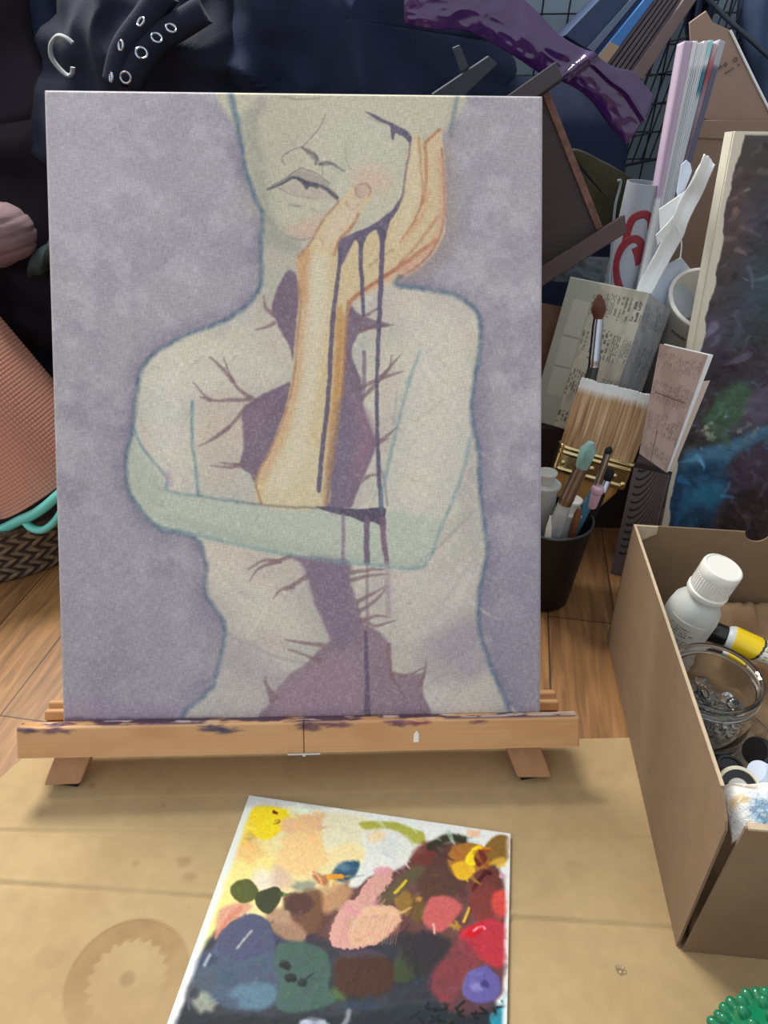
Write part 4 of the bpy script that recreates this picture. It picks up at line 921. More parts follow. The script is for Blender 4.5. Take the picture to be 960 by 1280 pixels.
def jar():
    c = on_z(895, 845, .103); ax = unit(-B1*.02 - B2*.08 + BZ)
    bot = c - ax*.062
    t = thing('glass_jar', bot, 'empty clear glass jar with wide round mouth tilted in the cardboard box', 'jar')
    R = .0336; r = .0326
    prof = [(0, 0), (R-.006, 0), (R-.001, .003), (R, .008), (R, .036), (R-.002, .043), (r+.0005, .049), (r, .051), (r, .057), (r+.0012, .0585), (r+.0008, .0615), (r-.0008, .0625), (r-.0026, .0615), (r-.0028, .050), (R-.005, .042), (R-.003, .035), (R-.003, .009), (R-.007, .004), (0, .0045)]
    part(MB().lathe(prof, bot, ax, 64), 'body', M['glass'], t, smooth=True)
    # thread ridge
    x = unit(np.cross(ax, (0, 1, 0))); y = np.cross(ax, x); pts = []
    for k in range(90):
        q = 2*math.pi*k/60; pts.append(bot + ax*(.0515+.0035*k/90) + (r+.0003)*(math.cos(q)*x+math.sin(q)*y))
    part(MB().tube(pts, .0008, 6), 'thread', M['glass'], t, smooth=True)
    # crinkled clear film and glass beads kept inside
    rr = np.random.RandomState(4); mb = MB()
    for k in range(150):
        q = rr.rand()*6.28; rad = math.sqrt(rr.rand())*(R-.009); h = .009+rr.rand()*.022
        p = bot + ax*h + rad*(math.cos(q)*x+math.sin(q)*y); s = .0022+rr.rand()*.0026
        mb.lathe([(s*math.sin(a), -s*math.cos(a)) for a in np.linspace(0, math.pi, 7)], p, (0, 0, 1), 10)
    o = mb.build('glass_beads', M['glass'], smooth=True); tag(o, 'small clear beads heaped in the bottom of the glass jar', 'beads', kind='stuff')
    p0 = bot+ax*.020+x*-.016+y*.01; p1 = bot+ax*.027+x*.02-y*.008
    tag(MB().tube([p0, (p0+p1)/2+ax*.002, p1], .0013, 8).build('metal_pin', M['silver'], smooth=True), 'thin bright metal pin lying across the beads in the glass jar', 'pin')
jar()
def lid_dish():
    c = on_z(912, 925, .058); ax = unit(B1*.05 - B2*.1 + BZ); bot = c-ax*.012
    t = thing('clear_dish', bot, 'clear plastic dish lying in front of the glass jar in the box', 'dish')
    R = .031
    part(MB().lathe([(0, 0), (R-.003, 0), (R, .002), (R, .010), (R+.002, .012), (R+.002, .0135), (R-.0015, .0135), (R-.0015, .003), (0, .0015)], bot, ax, 56), 'body', M['glass'], t, smooth=True)
    part(MB().lathe([(R*.55, .0016), (R*.6, .0028), (R*.65, .0016)], bot, ax, 48), 'rib', M['glass'], t, smooth=True)
lid_dish()
def paint_tube():
    a = on_z(889, 789, .070); b = on_z(985, 826, .062); d = unit(b-a)
    t = thing('paint_tube', a, 'paint tube with yellow band, black cap and cream label beside the bottle', 'paint tube')
    up = unit(np.array([0, 0, 1.0])-d*d[2]); s = np.cross(d, up)
    part(MB().lathe([(0, 0), (.0085, 0), (.0092, .001), (.0092, .013), (.008, .014), (0, .014)], a-d*.002, d, 24), 'cap', M['black_plastic'], t, smooth=True)
    L = .085; nu, nv = 90, 64
    U, V = np.meshgrid(np.linspace(0, L, nu), np.linspace(0, 2*math.pi, nv))
    k = np.clip(U/L, 0, 1); sh = np.clip(U/.006, 0, 1)**.5
    ra = (.0085+.0035*sh)*(1+.1*k); rb = (.0085+.0035*sh)*(1-.82*k)
    Pt = (a+d*.012) + U[..., None]*d + (ra*np.cos(V))[..., None]*s + (rb*np.sin(V))[..., None]*up
    P = Paint(U*1000, V*20, (216, 214, 196)); i = np.arange(P.X.size); X = P.X
    P.mix(i, (206, 212, 214), (X < 5.5)*1.0); P.mix(i, (240, 206, 20), ((X > 5.5) & (X < 24+4*np.sin(P.Y*.05)))*1.0); P.mix(i, (36, 36, 38), ((X > 24+4*np.sin(P.Y*.05)) & (X < 26+4*np.sin(P.Y*.05)))*1.0)
    printed_text(P, 30, 0, 84, 126, 5, (60, 60, 62), .8, 3)
    grid_mesh('body', Pt, mat('paint_tube_skin', (255, 255, 255), .3, attr='paint', coat=.2), t, colors=P.C)
    for (q, l) in ((L, 0),):
        part(MB().box(a+d*(.012+L), (.002, .0125, .0024), (d, s, up)), 'crimp', M['silver'], t)
paint_tube()
def jar_lids():
    c = on_z(922, 986, .108); ax = unit(np.array([-.10, -.62, .74]))
    t = thing('cream_rimmed_pot', c, 'small dark pot with cream rim lying on its side against the white rag', 'pot')
    part(MB().lathe([(.0112, 0), (.0128, -.0004), (.0134, .001), (.0130, .0026), (.0114, .0026), (.0112, 0)], c, ax, 44), 'rim', mat('cream_plastic', (226, 220, 196), .4), t, smooth=True)
    part(MB().lathe([(0, .0004), (.0116, .0004), (.0122, -.002), (.0122, -.022), (.0112, -.024), (0, -.024)], c, ax, 40), 'body', M['black_plastic'], t, smooth=True)
    part(MB().lathe([(0, .0016), (.0058, .0016), (.0064, .0008), (.0064, 0)], c+unit(np.cross(ax, (0, 1, 0)))*.0-ax*.0, ax, 28), 'disc', M['clear_plastic'], t, smooth=True, label='grey disc in the middle of its face')
    c = on_z(914, 958, .093); ax = unit((.05, -.12, 1))
    tk = thing('screw_top', c, 'black screw cap standing between the clear dish and the cream-rimmed pot', 'cap')
    part(MB().lathe([(0, -.012), (.0088, -.012), (.0094, -.011), (.0094, -.001), (.0086, 0), (.0070, 0), (.0066, -.0008), (0, -.0008)], c, ax, 40), 'shell', M['black_plastic'], tk, smooth=True)
    kn = MB(); x = unit(np.cross(ax, (0, 1, 0))); y = np.cross(ax, x)
    for k in range(30):
        q = 2*math.pi*k/30; d = math.cos(q)*x+math.sin(q)*y; kn.box(c-ax*.006+d*.0094, (.0003, .0004, .0042), (d, np.cross(ax, d), ax))
    part(kn, 'grip_ribs', M['black_plastic'], tk)
    c2 = on_z(948, 940, .100); a2 = unit((-.75, -.25, .55)); t2 = thing('black_cap_tube', c2, 'clear tube with wide black cap lying at the right of the box', 'tube')
    part(MB().lathe([(0, .005), (.0086, .005), (.0096, .003), (.0096, -.008), (.009, -.009), (0, -.009)], c2, a2, 32), 'cap', M['black_plastic'], t2, smooth=True)
    part(MB().lathe([(0, -.009), (.0078, -.009), (.0086, -.012), (.0086, -.045), (0, -.046)], c2, a2, 32), 'body', M['clear_plastic'], t2, smooth=True)
    c3 = on_z(950, 966, .104); a3 = unit((-.7, -.1, .5)); t3 = thing('pale_cap_tube', c3, 'pale blue-white tube tucked behind the stained cloth', 'tube')
    part(MB().lathe([(0, .004), (.0066, .004), (.0072, .002), (.0072, -.009), (0, -.009)], c3, a3, 28), 'cap', M['bluepaper'], t3, smooth=True)
    part(MB().lathe([(0, -.009), (.0082, -.010), (.0086, -.04), (0, -.041)], c3, a3, 28), 'body', M['bluepaper'], t3, smooth=True)
jar_lids()
def rag():
    nx, ny = 150, 120
    a, b = np.meshgrid(np.linspace(.0095, .15, nx), np.linspace(.0075, .058, ny))
    h = .108 + .012*np.sin(a*34+1) + .016*(fbm(a, b, 26, 3, 4)-.5) - .010*((b-.03)/.03)**2 + .003*fbm(a, b, 240, 8, 2)
    h -= .008*np.clip(1-(a-.0095)/.012, 0, 1)**2 + .018*np.clip((b-.046)/.012, 0, 1) + .012*np.clip((b-.030)/.02, 0, 1)*np.clip((.050-a)/.022, 0, 1)
    P = BX + a[..., None]*B1 + b[..., None]*B2 + h[..., None]*BZ
    X, Y = a*1000, b*1000
    Q = Paint(X, Y, (242, 242, 238)); i = np.arange(Q.X.size)
    n = fbm(Q.X, Q.Y, .05, 3, 4)
    Q.mix(i, (120, 166, 200), np.clip((n-.42)*4, 0, .85)*np.clip((30-Q.Y)/14+.4, 0, 1)*np.clip((Q.X-10)/14, 0, 1))
    Q.mix(i, (70, 96, 140), np.clip((fbm(Q.X, Q.Y, .09, 13, 4)-.55)*6, 0, .7)*np.exp(-((Q.X-36)/12)**2-((Q.Y-24)/9)**2))
    Q.blob(22, 40, 9, 4, (160, 132, 108), .7, 5, seed=3); Q.blob(14, 26, 5, 3, (222, 186, 130), .8, 3, seed=4); Q.blob(52, 40, 14, 7, (228, 206, 192), .8, 6, seed=5)
    Q.mix(i, (240, 242, 240), np.clip((fbm(Q.X, Q.Y, .5, 23, 2)-.5)*3, 0, .6))
    m = mat('stained_cotton', (255, 255, 255), .95, attr='paint', bump=.6, bscale=700)
    bk = P.copy(); bk[..., 2] -= .0035
    o = grid_mesh('paint_rag', P, m, colors=Q.C, closed=bk)
    tag(o, 'white cotton rag with blue paint stains stuffed in the near end of the box', 'rag')
rag()

# ---------------------------------------------------------------- green spiky ball and bead on the cardboard
def spiky_ball():
    R = .040; c = on_z(990, 1362, R+.0082)
    t = thing('spiky_ball', (c[0], c[1], .003), 'shiny green spiky rubber ball on the cardboard by the box', 'ball')
    g = mat('green_rubber', (10, 116, 78), .28, coat=.3)
    part(MB().lathe([(R*math.sin(a), -R*math.cos(a)) for a in np.linspace(0, math.pi, 33)], c, (0, 0, 1), 56), 'body', g, t, smooth=True)
    mb = MB(); n = 190
    for k in range(n):
        z = 1-2*(k+.5)/n; q = k*2.399963; rr = math.sqrt(1-z*z); d = np.array([rr*math.cos(q), rr*math.sin(q), z])
        mb.lathe([(.0034, 0), (.0030, .003), (.0024, .0048), (.0012, .0058), (0, .006)], c+d*(R-.0008), d, 10)
    part(mb, 'spikes', g, t, smooth=True)
spiky_ball()
_p = on_z(773, 1210, .004)
tag(MB().lathe([(.0019*math.sin(a), -.0019*math.cos(a)) for a in np.linspace(0, math.pi, 10)], (_p[0], _p[1], .0042), (0, 0, 1), 16).lathe([(.0015*math.sin(a), -.0015*math.cos(a)) for a in np.linspace(0, math.pi, 9)], (_p[0]+.0028, _p[1]-.0004, .0038), (0, 0, 1), 14).build('paint_drop', M['glass'], smooth=True), 'tiny clear bead lying on the cardboard left of the box', 'bead')

# ---------------------------------------------------------------- dark pile of clothes at the back
def heap_y(x, z):
    base = .855 + .10*np.clip(z/.55, 0, 1.2)
    w = np.clip((.14-x)/.12, 0, 1)
    wx = x + .06*(fbm(x, z, 7, 3, 3)-.5); wz = z + .06*(fbm(x, z, 7, 9, 3)-.5)
    fold = np.abs(fbm(wx+.5*wz, wz-.4*wx, 9, 21, 3)-.5)*2
    return base - (.055*(1-fold)*fbm(x, z, 4, 31, 2)*1.6)*(.25+.75*w) - .03*w*np.sin(np.clip(z/.5, 0, 1)*3.14)
def clothes_heap():
    U, T = np.meshgrid(np.linspace(-.78, .262, 260), np.linspace(0, 1, 150))
    zm = .60 - .150*np.clip((U-.02)/.12, 0, 1)**1.5
    zm = zm + .012*(fbm(U, T*0, 20, 2, 3)-.5)
    Z = T*zm; Y = heap_y(U, Z); Y = Y + .05*np.clip((T-.9)/.1, 0, 1)**2
    P = np.stack([U, Y, Z], -1); B = P.copy(); B[..., 1] = 1.085; B[..., 2] = T*(zm-.004)
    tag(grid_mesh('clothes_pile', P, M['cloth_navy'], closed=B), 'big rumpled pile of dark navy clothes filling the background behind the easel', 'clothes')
clothes_heap()

def garment(name, cx, cz, rx, rz, rot, m, label, cat='clothes', seed=1, lift=.02, amp=.02, fs=16, parent_thing=None, pw=3.0, group=None):
    """a rumpled garment lying on the pile: a soft-edged lobed sheet with folds and thickness"""
    n = 96
    R, A = np.meshgrid(np.linspace(0.0003, 1, n//2), np.linspace(0, 2*math.pi, n+1))
    lobe = 1 + .22*(fbm(np.cos(A)*2+5, np.sin(A)*2+5, 1.2, seed, 3)-.5)*2
    sq = (np.abs(np.cos(A))**pw + np.abs(np.sin(A))**pw)**(-1/pw)
    u = R*lobe*sq*rx*np.cos(A); v = R*lobe*sq*rz*np.sin(A)
    x = cx + u*math.cos(rot) - v*math.sin(rot); z = np.maximum(cz + u*math.sin(rot) + v*math.cos(rot), .01)
    f = np.abs(fbm(u*1.0+v*.35, v*.55-u*.2, fs, seed+3, 3)-.5)*2
    y = heap_y(x, z) - lift*(1-R**4)**.5 - amp*(1-f)*(1-R**2)*1.2 - .002
    P = np.stack([x, y, z], -1); B = P.copy(); B[..., 1] = heap_y(x, z) + .0005
    return grid_mesh(name, P, m, closed=B, label=None), (lambda X, Zz: float(0))

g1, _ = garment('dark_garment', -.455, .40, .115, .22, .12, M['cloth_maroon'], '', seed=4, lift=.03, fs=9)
tag(g1, 'very dark maroon garment draped at the far left of the clothes pile', 'clothes')
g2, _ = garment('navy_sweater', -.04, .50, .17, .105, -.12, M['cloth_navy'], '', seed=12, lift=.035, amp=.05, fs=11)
tag(g2, 'folded navy sweater on the clothes pile above the top edge of the painting', 'clothes')

def eyelet_jacket():
    t = thing('eyelet_jacket', (-.235, .80, .47), 'black jacket with rows of metal eyelets and a pale strap loop on the clothes pile', 'clothes')
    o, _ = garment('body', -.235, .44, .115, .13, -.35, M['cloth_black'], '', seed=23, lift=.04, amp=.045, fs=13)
    o.parent = t; o.location = Vector(o.location)-root_loc(t)
    # eyelet band: two strips folding away from each other
    Yb = .765
    bands = [[(139, 104), (150, 62), (178, 22), (202, -12)], [(155, 104), (176, 68), (197, 46), (222, 30), (250, 12)]]
    for b in bands:
        pts = smoothpts([at(x, y, Yb+.004*k) for k, (x, y) in enumerate(b)], False, 8)
        nx = len(pts); w = np.linspace(-1, 1, 9); P = np.zeros((nx, 9, 3))
        for i, p in enumerate(pts):
            tg = unit(pts[min(i+1, nx-1)]-pts[max(i-1, 0)]); sd = unit(np.cross(tg, (0, -1, 0)))
            for j, q in enumerate(w): P[i, j] = p + sd*q*.0105 + np.array([0, .006*q*q+.001, 0])
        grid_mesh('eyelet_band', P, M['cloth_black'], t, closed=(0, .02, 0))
    for (x, y, r, tx, tz) in ((157, 97, .0053, 0, .15), (177, 66, .0056, .35, .75), (196, 47, .0052, .5, 1.1), (214, 35, .0050, .5, 1.25), (151, 57, .0048, -1.05, .3), (176, 27, .0046, -.7, 1.0), (139, 97, .0046, -1.25, .2)):
        c = at(x, y, Yb-.003); tx *= .8; tz *= .7; n = unit((math.sin(tx)*1.0, -math.cos(tx)*math.cos(tz), math.sin(tz)))
        part(MB().lathe([(r*.66, -.0006), (r*.68, .0004), (r*.85, .0010), (r, .0003), (r, -.0006)], c, n, 28), 'eyelet', M['silver'], t, smooth=True, label='metal eyelet ring')
    pts = smoothpts([at(x, y, .775) for x, y in ((91, 54), (82, 47), (72, 45), (64, 55), (64, 70), (72, 83), (84, 94), (90, 92), (91, 84))], False, 6)
    part(MB().tube(pts, .0036, 8, flat=.5), 'strap_loop', mat('pale_strap', (146, 154, 158), .7), t, smooth=True, label='pale grey strap loop')
eyelet_jacket()

def pink_bundle():
    c = at(-10, 292, .76); n = 48
    A, Bq = np.meshgrid(np.linspace(0, 2*math.pi, 73), np.linspace(.02, math.pi-.02, n))
    d = np.stack([np.cos(A)*np.sin(Bq), np.sin(A)*np.sin(Bq), np.cos(Bq)], -1)
    cr = np.abs(np.sin((d[..., 2]*1.1-d[..., 0]*.35)*6+1.5*fbm(d[..., 0]+3, d[..., 2]+3, 1.5, 2, 2)))
    k = 1 + .10*np.minimum(cr, .5) + .12*(fbm(d[..., 0]+4, d[..., 2]+4, 2.2, 8, 3)-.5)
    P = c + d*np.array([.040, .034, .030])*k[..., None]
    tag(grid_mesh('pink_bundle', P, M['cloth_pink']), 'rolled dusty pink cloth with creases at the left edge above the peach roll', 'cloth')
    pts = smoothpts([at(x, y, .755) for x, y in ((34, 336), (48, 330), (58, 318), (70, 306), (90, 300))], False, 6)
    nx = len(pts); P = np.zeros((nx, 9, 3))
    for i, p in enumerate(pts):
        for j, q in enumerate(np.linspace(-1, 1, 9)): P[i, j] = p + np.array([.004*q, .008*q*q, .012*q]) + np.array([0, 0, .002*math.sin(i*.7)])
    tag(grid_mesh('grey_green_cloth', P, M['cloth_green'], closed=(0, .05, 0)), 'small grey-green cloth fold between the pink cloth and the canvas', 'cloth')
pink_bundle()

# ---------------------------------------------------------------- basket with rolled mat at the left
def basket_and_roll():
    bc = np.array([-.4525, .752, 0]); R = .152; H = .062
    t = thing('woven_basket', bc, 'dark brown woven basket with zigzag weave on the floor left of the easel', 'basket')
    nu, nv = 520, 60
    A, V = np.meshgrid(np.linspace(0, 2*math.pi, nu), np.linspace(0, 1, nv))
    rr = R*(.93+.07*V)
    # chevron weave in relief
    u = A*R/.0150; row = V*H/.0090
    zig = (u + np.abs((row % 2)-1)*.9) % 1.0
    on = np.clip(np.abs(zig-.5)*6-1, 0, 1)
    rel = .0016*np.abs(np.sin(row*math.pi))*(.5+.5*on)
    P = np.stack([bc[0]+(rr+rel)*np.cos(A), bc[1]+(rr+rel)*np.sin(A), .001+V*H], -1)
    Pb = np.stack([bc[0]+(rr-.004)*np.cos(A), bc[1]+(rr-.004)*np.sin(A), .001+V*H], -1)
    Q = Paint(A*1000, V*100, (52, 42, 38)); i = np.arange(Q.X.size)
    Q.mix(i, (140, 122, 96), .95*(on.ravel() > .5)*(.55+.6*fbm(Q.X, Q.Y, .03, 4, 2)))
    grid_mesh('side', P, mat('woven_seagrass', (255, 255, 255), .7, attr='paint', bump=.3, bscale=500), t, colors=Q.C, closed=Pb)
    part(MB().lathe([(0, .001), (R*.93, .001), (R*.93, .005), (0, .005)], bc, (0, 0, 1), 64), 'bottom', M['darkwood'], t)
    rim = [bc+np.array([(R-.0015)*math.cos(q), (R-.0015)*math.sin(q), H+.001]) for q in np.linspace(0, 2*math.pi, 120)]
    part(MB().tube(rim, .0034, 8), 'rim', mat('braided_rim', (92, 78, 58), .8, .5, 300, .5, 400), t, smooth=True)
    # peach roll
    c = np.array([-.352, .690, .088]); ax = unit((-.52, .04, .86)); r = .066; L = .42
    x = unit(np.cross(ax, (0, 1, 0))); y = np.cross(ax, x)
    if y[1] > 0: pass
    nu, nv = 220, 150
    A, V = np.meshgrid(np.linspace(0, 2*math.pi, nu), np.linspace(0, 1, nv))
    P = c + ax*(V*L)[..., None] + r*(np.cos(A)[..., None]*x + np.sin(A)[..., None]*y)
    m = bpy.data.materials.new('peach_foam'); m.use_nodes = True; nt = m.node_tree; N = nt.nodes; Lk = nt.links; b = N['Principled BSDF']
    b.inputs['Roughness'].default_value = .85; b.inputs['Base Color'].default_value = lin(206, 138, 112)
    o = bpy.data.objects
    t2 = thing('exercise_mat', c, 'peach rolled exercise mat with fine ribbed texture leaning in the woven basket', 'mat')
    tc = N.new('ShaderNodeVertexColor'); tc.layer_name = 'paint'; Lk.new(tc.outputs['Color'], b.inputs['Base Color'])
    nu, nv = 760, 640
    A, V = np.meshgrid(np.linspace(0, 2*math.pi, nu), np.linspace(0, 1, nv))
    px_, py_ = A*r/.0036, V*L/.0036
    cell = (np.abs(np.sin(py_*math.pi))**.6)*(.35+.65*np.abs(np.sin(px_*math.pi+.6*np.sin(py_*.35))))
    rel = r + .0007*cell
    P = c + ax*(V*L)[..., None] + rel[..., None]*(np.cos(A)[..., None]*x + np.sin(A)[..., None]*y)
    Pb = c + ax*(V*L)[..., None] + (r-.008)*(np.cos(A)[..., None]*x + np.sin(A)[..., None]*y)
    Q = Paint(A*100, V*100, (200, 146, 126)); i = np.arange(Q.X.size)
    Q.mix(i, (156, 104, 90), np.clip(.8-cell.ravel(), 0, .8))
    grid_mesh('outer_layer', P, m, t2, colors=Q.C, closed=Pb)
    sp = [c + ax*.003 + (r-.012-.0068*q/6.28)*(math.cos(q)*x+math.sin(q)*y) for q in np.linspace(0, 6.28*6, 240)]
    mb = MB(); n = len(sp)
    mb.add(sp + [p+ax*(L-.006) for p in sp], [(k, k+1, n+k+1, n+k) for k in range(n-1)])
    ob = part(mb, 'rolled_layers', mat('peach_foam_inside', (190, 124, 102), .85), t2, smooth=True)
    so = ob.modifiers.new('thick', 'SOLIDIFY'); so.thickness = .005
    # teal plastic loop
    t3 = thing('teal_loop_handle', at(30, 650, .632), 'teal plastic loop handle lying on the basket rim under the peach mat', 'handle')
    pts = smoothpts([at(x, y, Y) for x, y, Y in ((-12, 668, .630), (6, 660, .628), (24, 651, .622), (42, 643, .618), (58, 632, .618), (74, 618, .622), (92, 606, .63))], False, 6)
    part(MB().tube(pts, [.0062]*len(pts), 12, flat=.8), 'arm', M['teal'], t3, smooth=True)
    pts = smoothpts([at(x, y, Y) for x, y, Y in ((30, 650, .621), (40, 660, .614), (54, 662, .610), (68, 652, .611), (80, 634, .616), (92, 622, .622))], False, 6)
    part(MB().tube(pts, .0045, 12, flat=.8), 'loop', M['teal'], t3, smooth=True)
basket_and_roll()

# ---------------------------------------------------------------- right background: boxes first
def closed_box(name, x0, x1, y0, y1, z0, z1, m, label, cat, lid=.018, rot=0):
    t = thing(name, ((x0+x1)/2, (y0+y1)/2, z0), label, cat)
    c = np.array([(x0+x1)/2, (y0+y1)/2, 0])
    part(MB().box(c+[0, 0, (z0+z1-lid)/2], ((x1-x0)/2-.001, (y1-y0)/2-.001, (z1-lid-z0)/2)), 'body', m, t, bevel=.001)
    part(MB().box(c+[0, 0, z1-lid/2], ((x1-x0)/2, (y1-y0)/2, lid/2-.0002)), 'lid', m, t, bevel=.001)
    return t
M['brownbox'] = mat('dark_brown_board', (52, 40, 42), .8, .15, 30, .1, 200)
closed_box('storage_box',   .125, .40, .742, .838, 0, .130, M['brownbox'], 'dark brown storage box on the floor behind the black brush cup', 'box')
M['carton'] = mat('carton_board', (150, 126, 112), .88, .08, 30, .1, 250)
def carton():
    x0, x1, y0, z1 = .312, .56, .872, .418
    t = thing('kraft_carton', ((x0+x1)/2, y0+.03, 0), 'tall brown carton with raised flap behind the white tub and dark painting', 'box')
    part(MB().box(((x0+x1)/2, y0+.0015, z1/2), ((x1-x0)/2, .0015, z1/2)), 'front_panel', M['carton'], t)
    part(MB().box((x0+.0015, y0+.03, z1/2), (.0015, .0265, z1/2)), 'side_panel', M['carton'], t)
    part(MB().box((x1-.0015, y0+.03, z1/2), (.0015, .0265, z1/2)), 'side_panel', M['carton'], t)
    part(MB().box(((x0+x1)/2, y0+.058, z1/2), ((x1-x0)/2, .0015, z1/2)), 'back_panel', M['carton'], t)
    part(MB().box(((x0+x1)/2, y0+.03, .002), ((x1-x0)/2-.003, .0265, .0015)), 'bottom_panel', M['carton'], t)
    pts = [(872, 146), (866, 96), (862, 29), (883, 14), (891, 28), (913, 38), (942, 98), (964, 142), (985, 168), (930, 160)]
    P3 = [at(x, y, .880+.02*(160-y)/160) for x, y in pts]
    part(MB().prism(P3, np.array([0, .003, .0005])), 'flap', M['carton'], t)
    e = [at(x, y, .8785+.02*(160-y)/160) for x, y in ((913, 38), (942, 98), (966, 146))]
    part(MB().tube(e, .0013, 6), 'flap_edge', M['paper'], t, label='white cut edge of the flap')
    # fold line and second flap, pen marks
    part(MB().prism([at(878, 150, .8705), at(964, 158, .8705), at(972, 176, .870), at(868, 172, .870)], (0, .0012, 0)), 'folded_flap', M['carton'], t)
    mk = MB(); yy = lambda y: .8785+.02*(160-y)/160
    for st in (((897, 84), (900, 86), (900, 82), (903, 84)), ((905, 81), (907, 78), (909, 80), (907, 83), (905, 81)), ((916, 76), (919, 72), (922, 73), (921, 76), (918, 77)), ((906, 92), (912, 88), (917, 85)), ((922, 81), (925, 81))):
        mk.tube([at(x, y, yy(y)) for x, y in st], .0005, 5)
    part(mk, 'pen_marks', mat('pencil_grey', (70, 72, 84), .8), t)
carton()

# wire grids and wall side
def wire_grid(name, c, u, v, w, h, du, dv, r, label):
    t = thing(name, c, label, 'wire grid')
    c = np.asarray(c, float); u = unit(u); v = unit(v); mb = MB()
    nu = int(w/du); nv = int(h/dv)
    for k in range(nu+1): mb.tube([c+u*(k*du-w/2), c+u*(k*du-w/2)+v*h], r, 6)
    for k in range(nv+1): mb.tube([c-u*w/2+v*k*dv, c+u*w/2+v*k*dv], r, 6)
    part(mb, 'wires', M['wire'], t)
    part(MB().tube([c-u*w/2, c+u*w/2, c+u*w/2+v*h, c-u*w/2+v*h, c-u*w/2], r*1.8, 8), 'frame', M['wire'], t)
M['wire'] = mat('dark_wire', (30, 36, 46), .4, metal=.3)
wire_grid('wire_mesh', (.30, 1.088, .32), (1, 0, .02), (.04, .0, 1), .384, .352, .032, .032, .0011, 'dark wire panel with square mesh against the pale back wall')
wire_grid('wire_rack', (.330, 1.03, .36), (.96, 0, .2), (.24, .08, 1), .10, .22, .0105, .034, .001, 'fine slanted wire rack between the leaning books and the magazines')

def leaning_books():
    spec = [('dark_binder', [(706, 44), (734, 62), (800, -14), (762, -14)], (44, 62, 96), 'wide navy binder, leftmost of the slim volumes leaning behind the purple bag', .940),
            ('grey_book', [(734, 60), (742, 66), (808, -14), (800, -14)], (98, 112, 134), 'thin grey book leaning between the navy binder and the bright blue book', .936),
            ('navy_book', [(742, 66), (750, 72), (817, -14), (808, -14)], (48, 66, 104), 'thin dark blue book leaning just left of the bright blue book', .940),
            ('blue_book', [(746, 72), (758, 80), (828, -14), (816, -14)], (62, 122, 190), 'bright blue book with tan foot leaning behind the purple bag', .930),
            ('wood_slat', [(789, 92), (803, 100), (880, -14), (864, -14)], (122, 104, 104), 'thick brown wooden batten, rightmost of the leaning strips behind the purple bag', .925)]
    for n, q, col, lab, Y in spec:
        P = [at(x, y, Y) for x, y in q]
        t = thing(n, np.mean(P, 0), lab, 'book' if 'slat' not in n else 'batten', group='slim volumes leaning behind the purple bag')
        part(MB().prism(P, (0, .10, -.01)), 'cover' if 'slat' not in n else 'batten', mat(n+'_skin', col, .6, .1, 60), t, bevel=.0008)
        if n == 'blue_book':
            a, b, c, d = P
            part(MB().prism([a-[0, .0006, 0], b-[0, .0006, 0], b+(c-b)*.24-[0, .0006, 0], a+(d-a)*.24-[0, .0006, 0]], (0, .0012, 0)), 'foot_band', mat('tan_band', (164, 142, 118), .7), t, label='tan band at the foot')
    # five brown booklets side by side
    a0, b0 = np.array([758, 80.]), np.array([789, 96.]); a1, b1 = np.array([828, -14.]), np.array([864, -14.])
    n = 6
    for k in range(n):
        f0, f1 = k/n, (k+.72)/n
        q = [a0+(b0-a0)*f0, a0+(b0-a0)*f1, a1+(b1-a1)*f1, a1+(b1-a1)*f0]
        P = [at(x, y, .934) for x, y in q]
        ob = MB().prism(P, (0, .09, -.01)).build('thin_booklet', M['booklet'], origin=np.mean(P, 0))
        tag(ob, ['first', 'second', 'third', 'fourth', 'fifth', 'sixth'][k]+' thin grey-brown booklet counted from the bright blue book towards the batten', 'booklet', 'grey-brown booklets leaning in a row')
M['booklet'] = mat('booklet_spine', (96, 88, 96), .7, .15, 90)
leaning_books()

def purple_bag():
    top = [(505, -30), (560, -30), (640, -12), (700, 44), (741, 67), (766, 83), (790, 89), (802, 102), (816, 119)]
    bot = [(505, 30), (545, 37), (584, 39), (637, 66), (680, 94), (716, 108), (742, 128), (764, 158), (782, 180)]
    nx, ny = 150, 60
    T = smoothpts(top, False, 8); Bm = smoothpts(bot, False, 8)
    def rs(P, n):
        d = np.r_[0, np.cumsum(np.hypot(*np.diff(P, axis=0).T))]; s = np.linspace(0, d[-1], n); return np.stack([np.interp(s, d, P[:, k]) for k in (0, 1)], 1)
    T = rs(T, nx); Bm = rs(Bm, nx)
    P = np.zeros((ny, nx, 3)); Bk = P.copy()
    for j in range(ny):
        s = j/(ny-1)
        # the right end comes to a point at the lower side, with a notch fold
        L = T*(1-s)+Bm*s
        for i in range(nx):
            u = i/(nx-1); Y = .800-.035*u
            x, y = L[i]
            if i > nx-26:                                  # zip-like folded end
                x += 4*math.sin(s*3.14)*(i-nx+26)/26; 
            P[j, i] = at(x, y, Y)
            puff = .006*math.sin(math.pi*min(max(s, 0), 1))**.7
            n1 = abs(float(vnoise(np.array(u*11.0), np.array(s*3.0+u*4), 1, 4))-.5)*2; n2 = abs(float(vnoise(np.array(u*26), np.array(s*7), 1, 9))-.5)*2
            cr = .0025*(1-n1)+.001*(1-n2)
            ridge = .006*math.exp(-((u-.74+.10*s)/.018)**2) + .005*math.exp(-((s-.28-(u-.74)*.9)/.035)**2)*(u > .74)
            Bk[j, i] = P[j, i] + np.array([0, .012+puff, 0])
            P[j, i] += np.array([0, -puff*.7-cr*.5-ridge, ridge*.2])
    o = grid_mesh('purple_bag', P, M['purple_film'], closed=Bk)
    tag(o, 'crinkled shiny purple plastic bag draped over the dark clothes above the wooden tray', 'bag')
purple_bag()

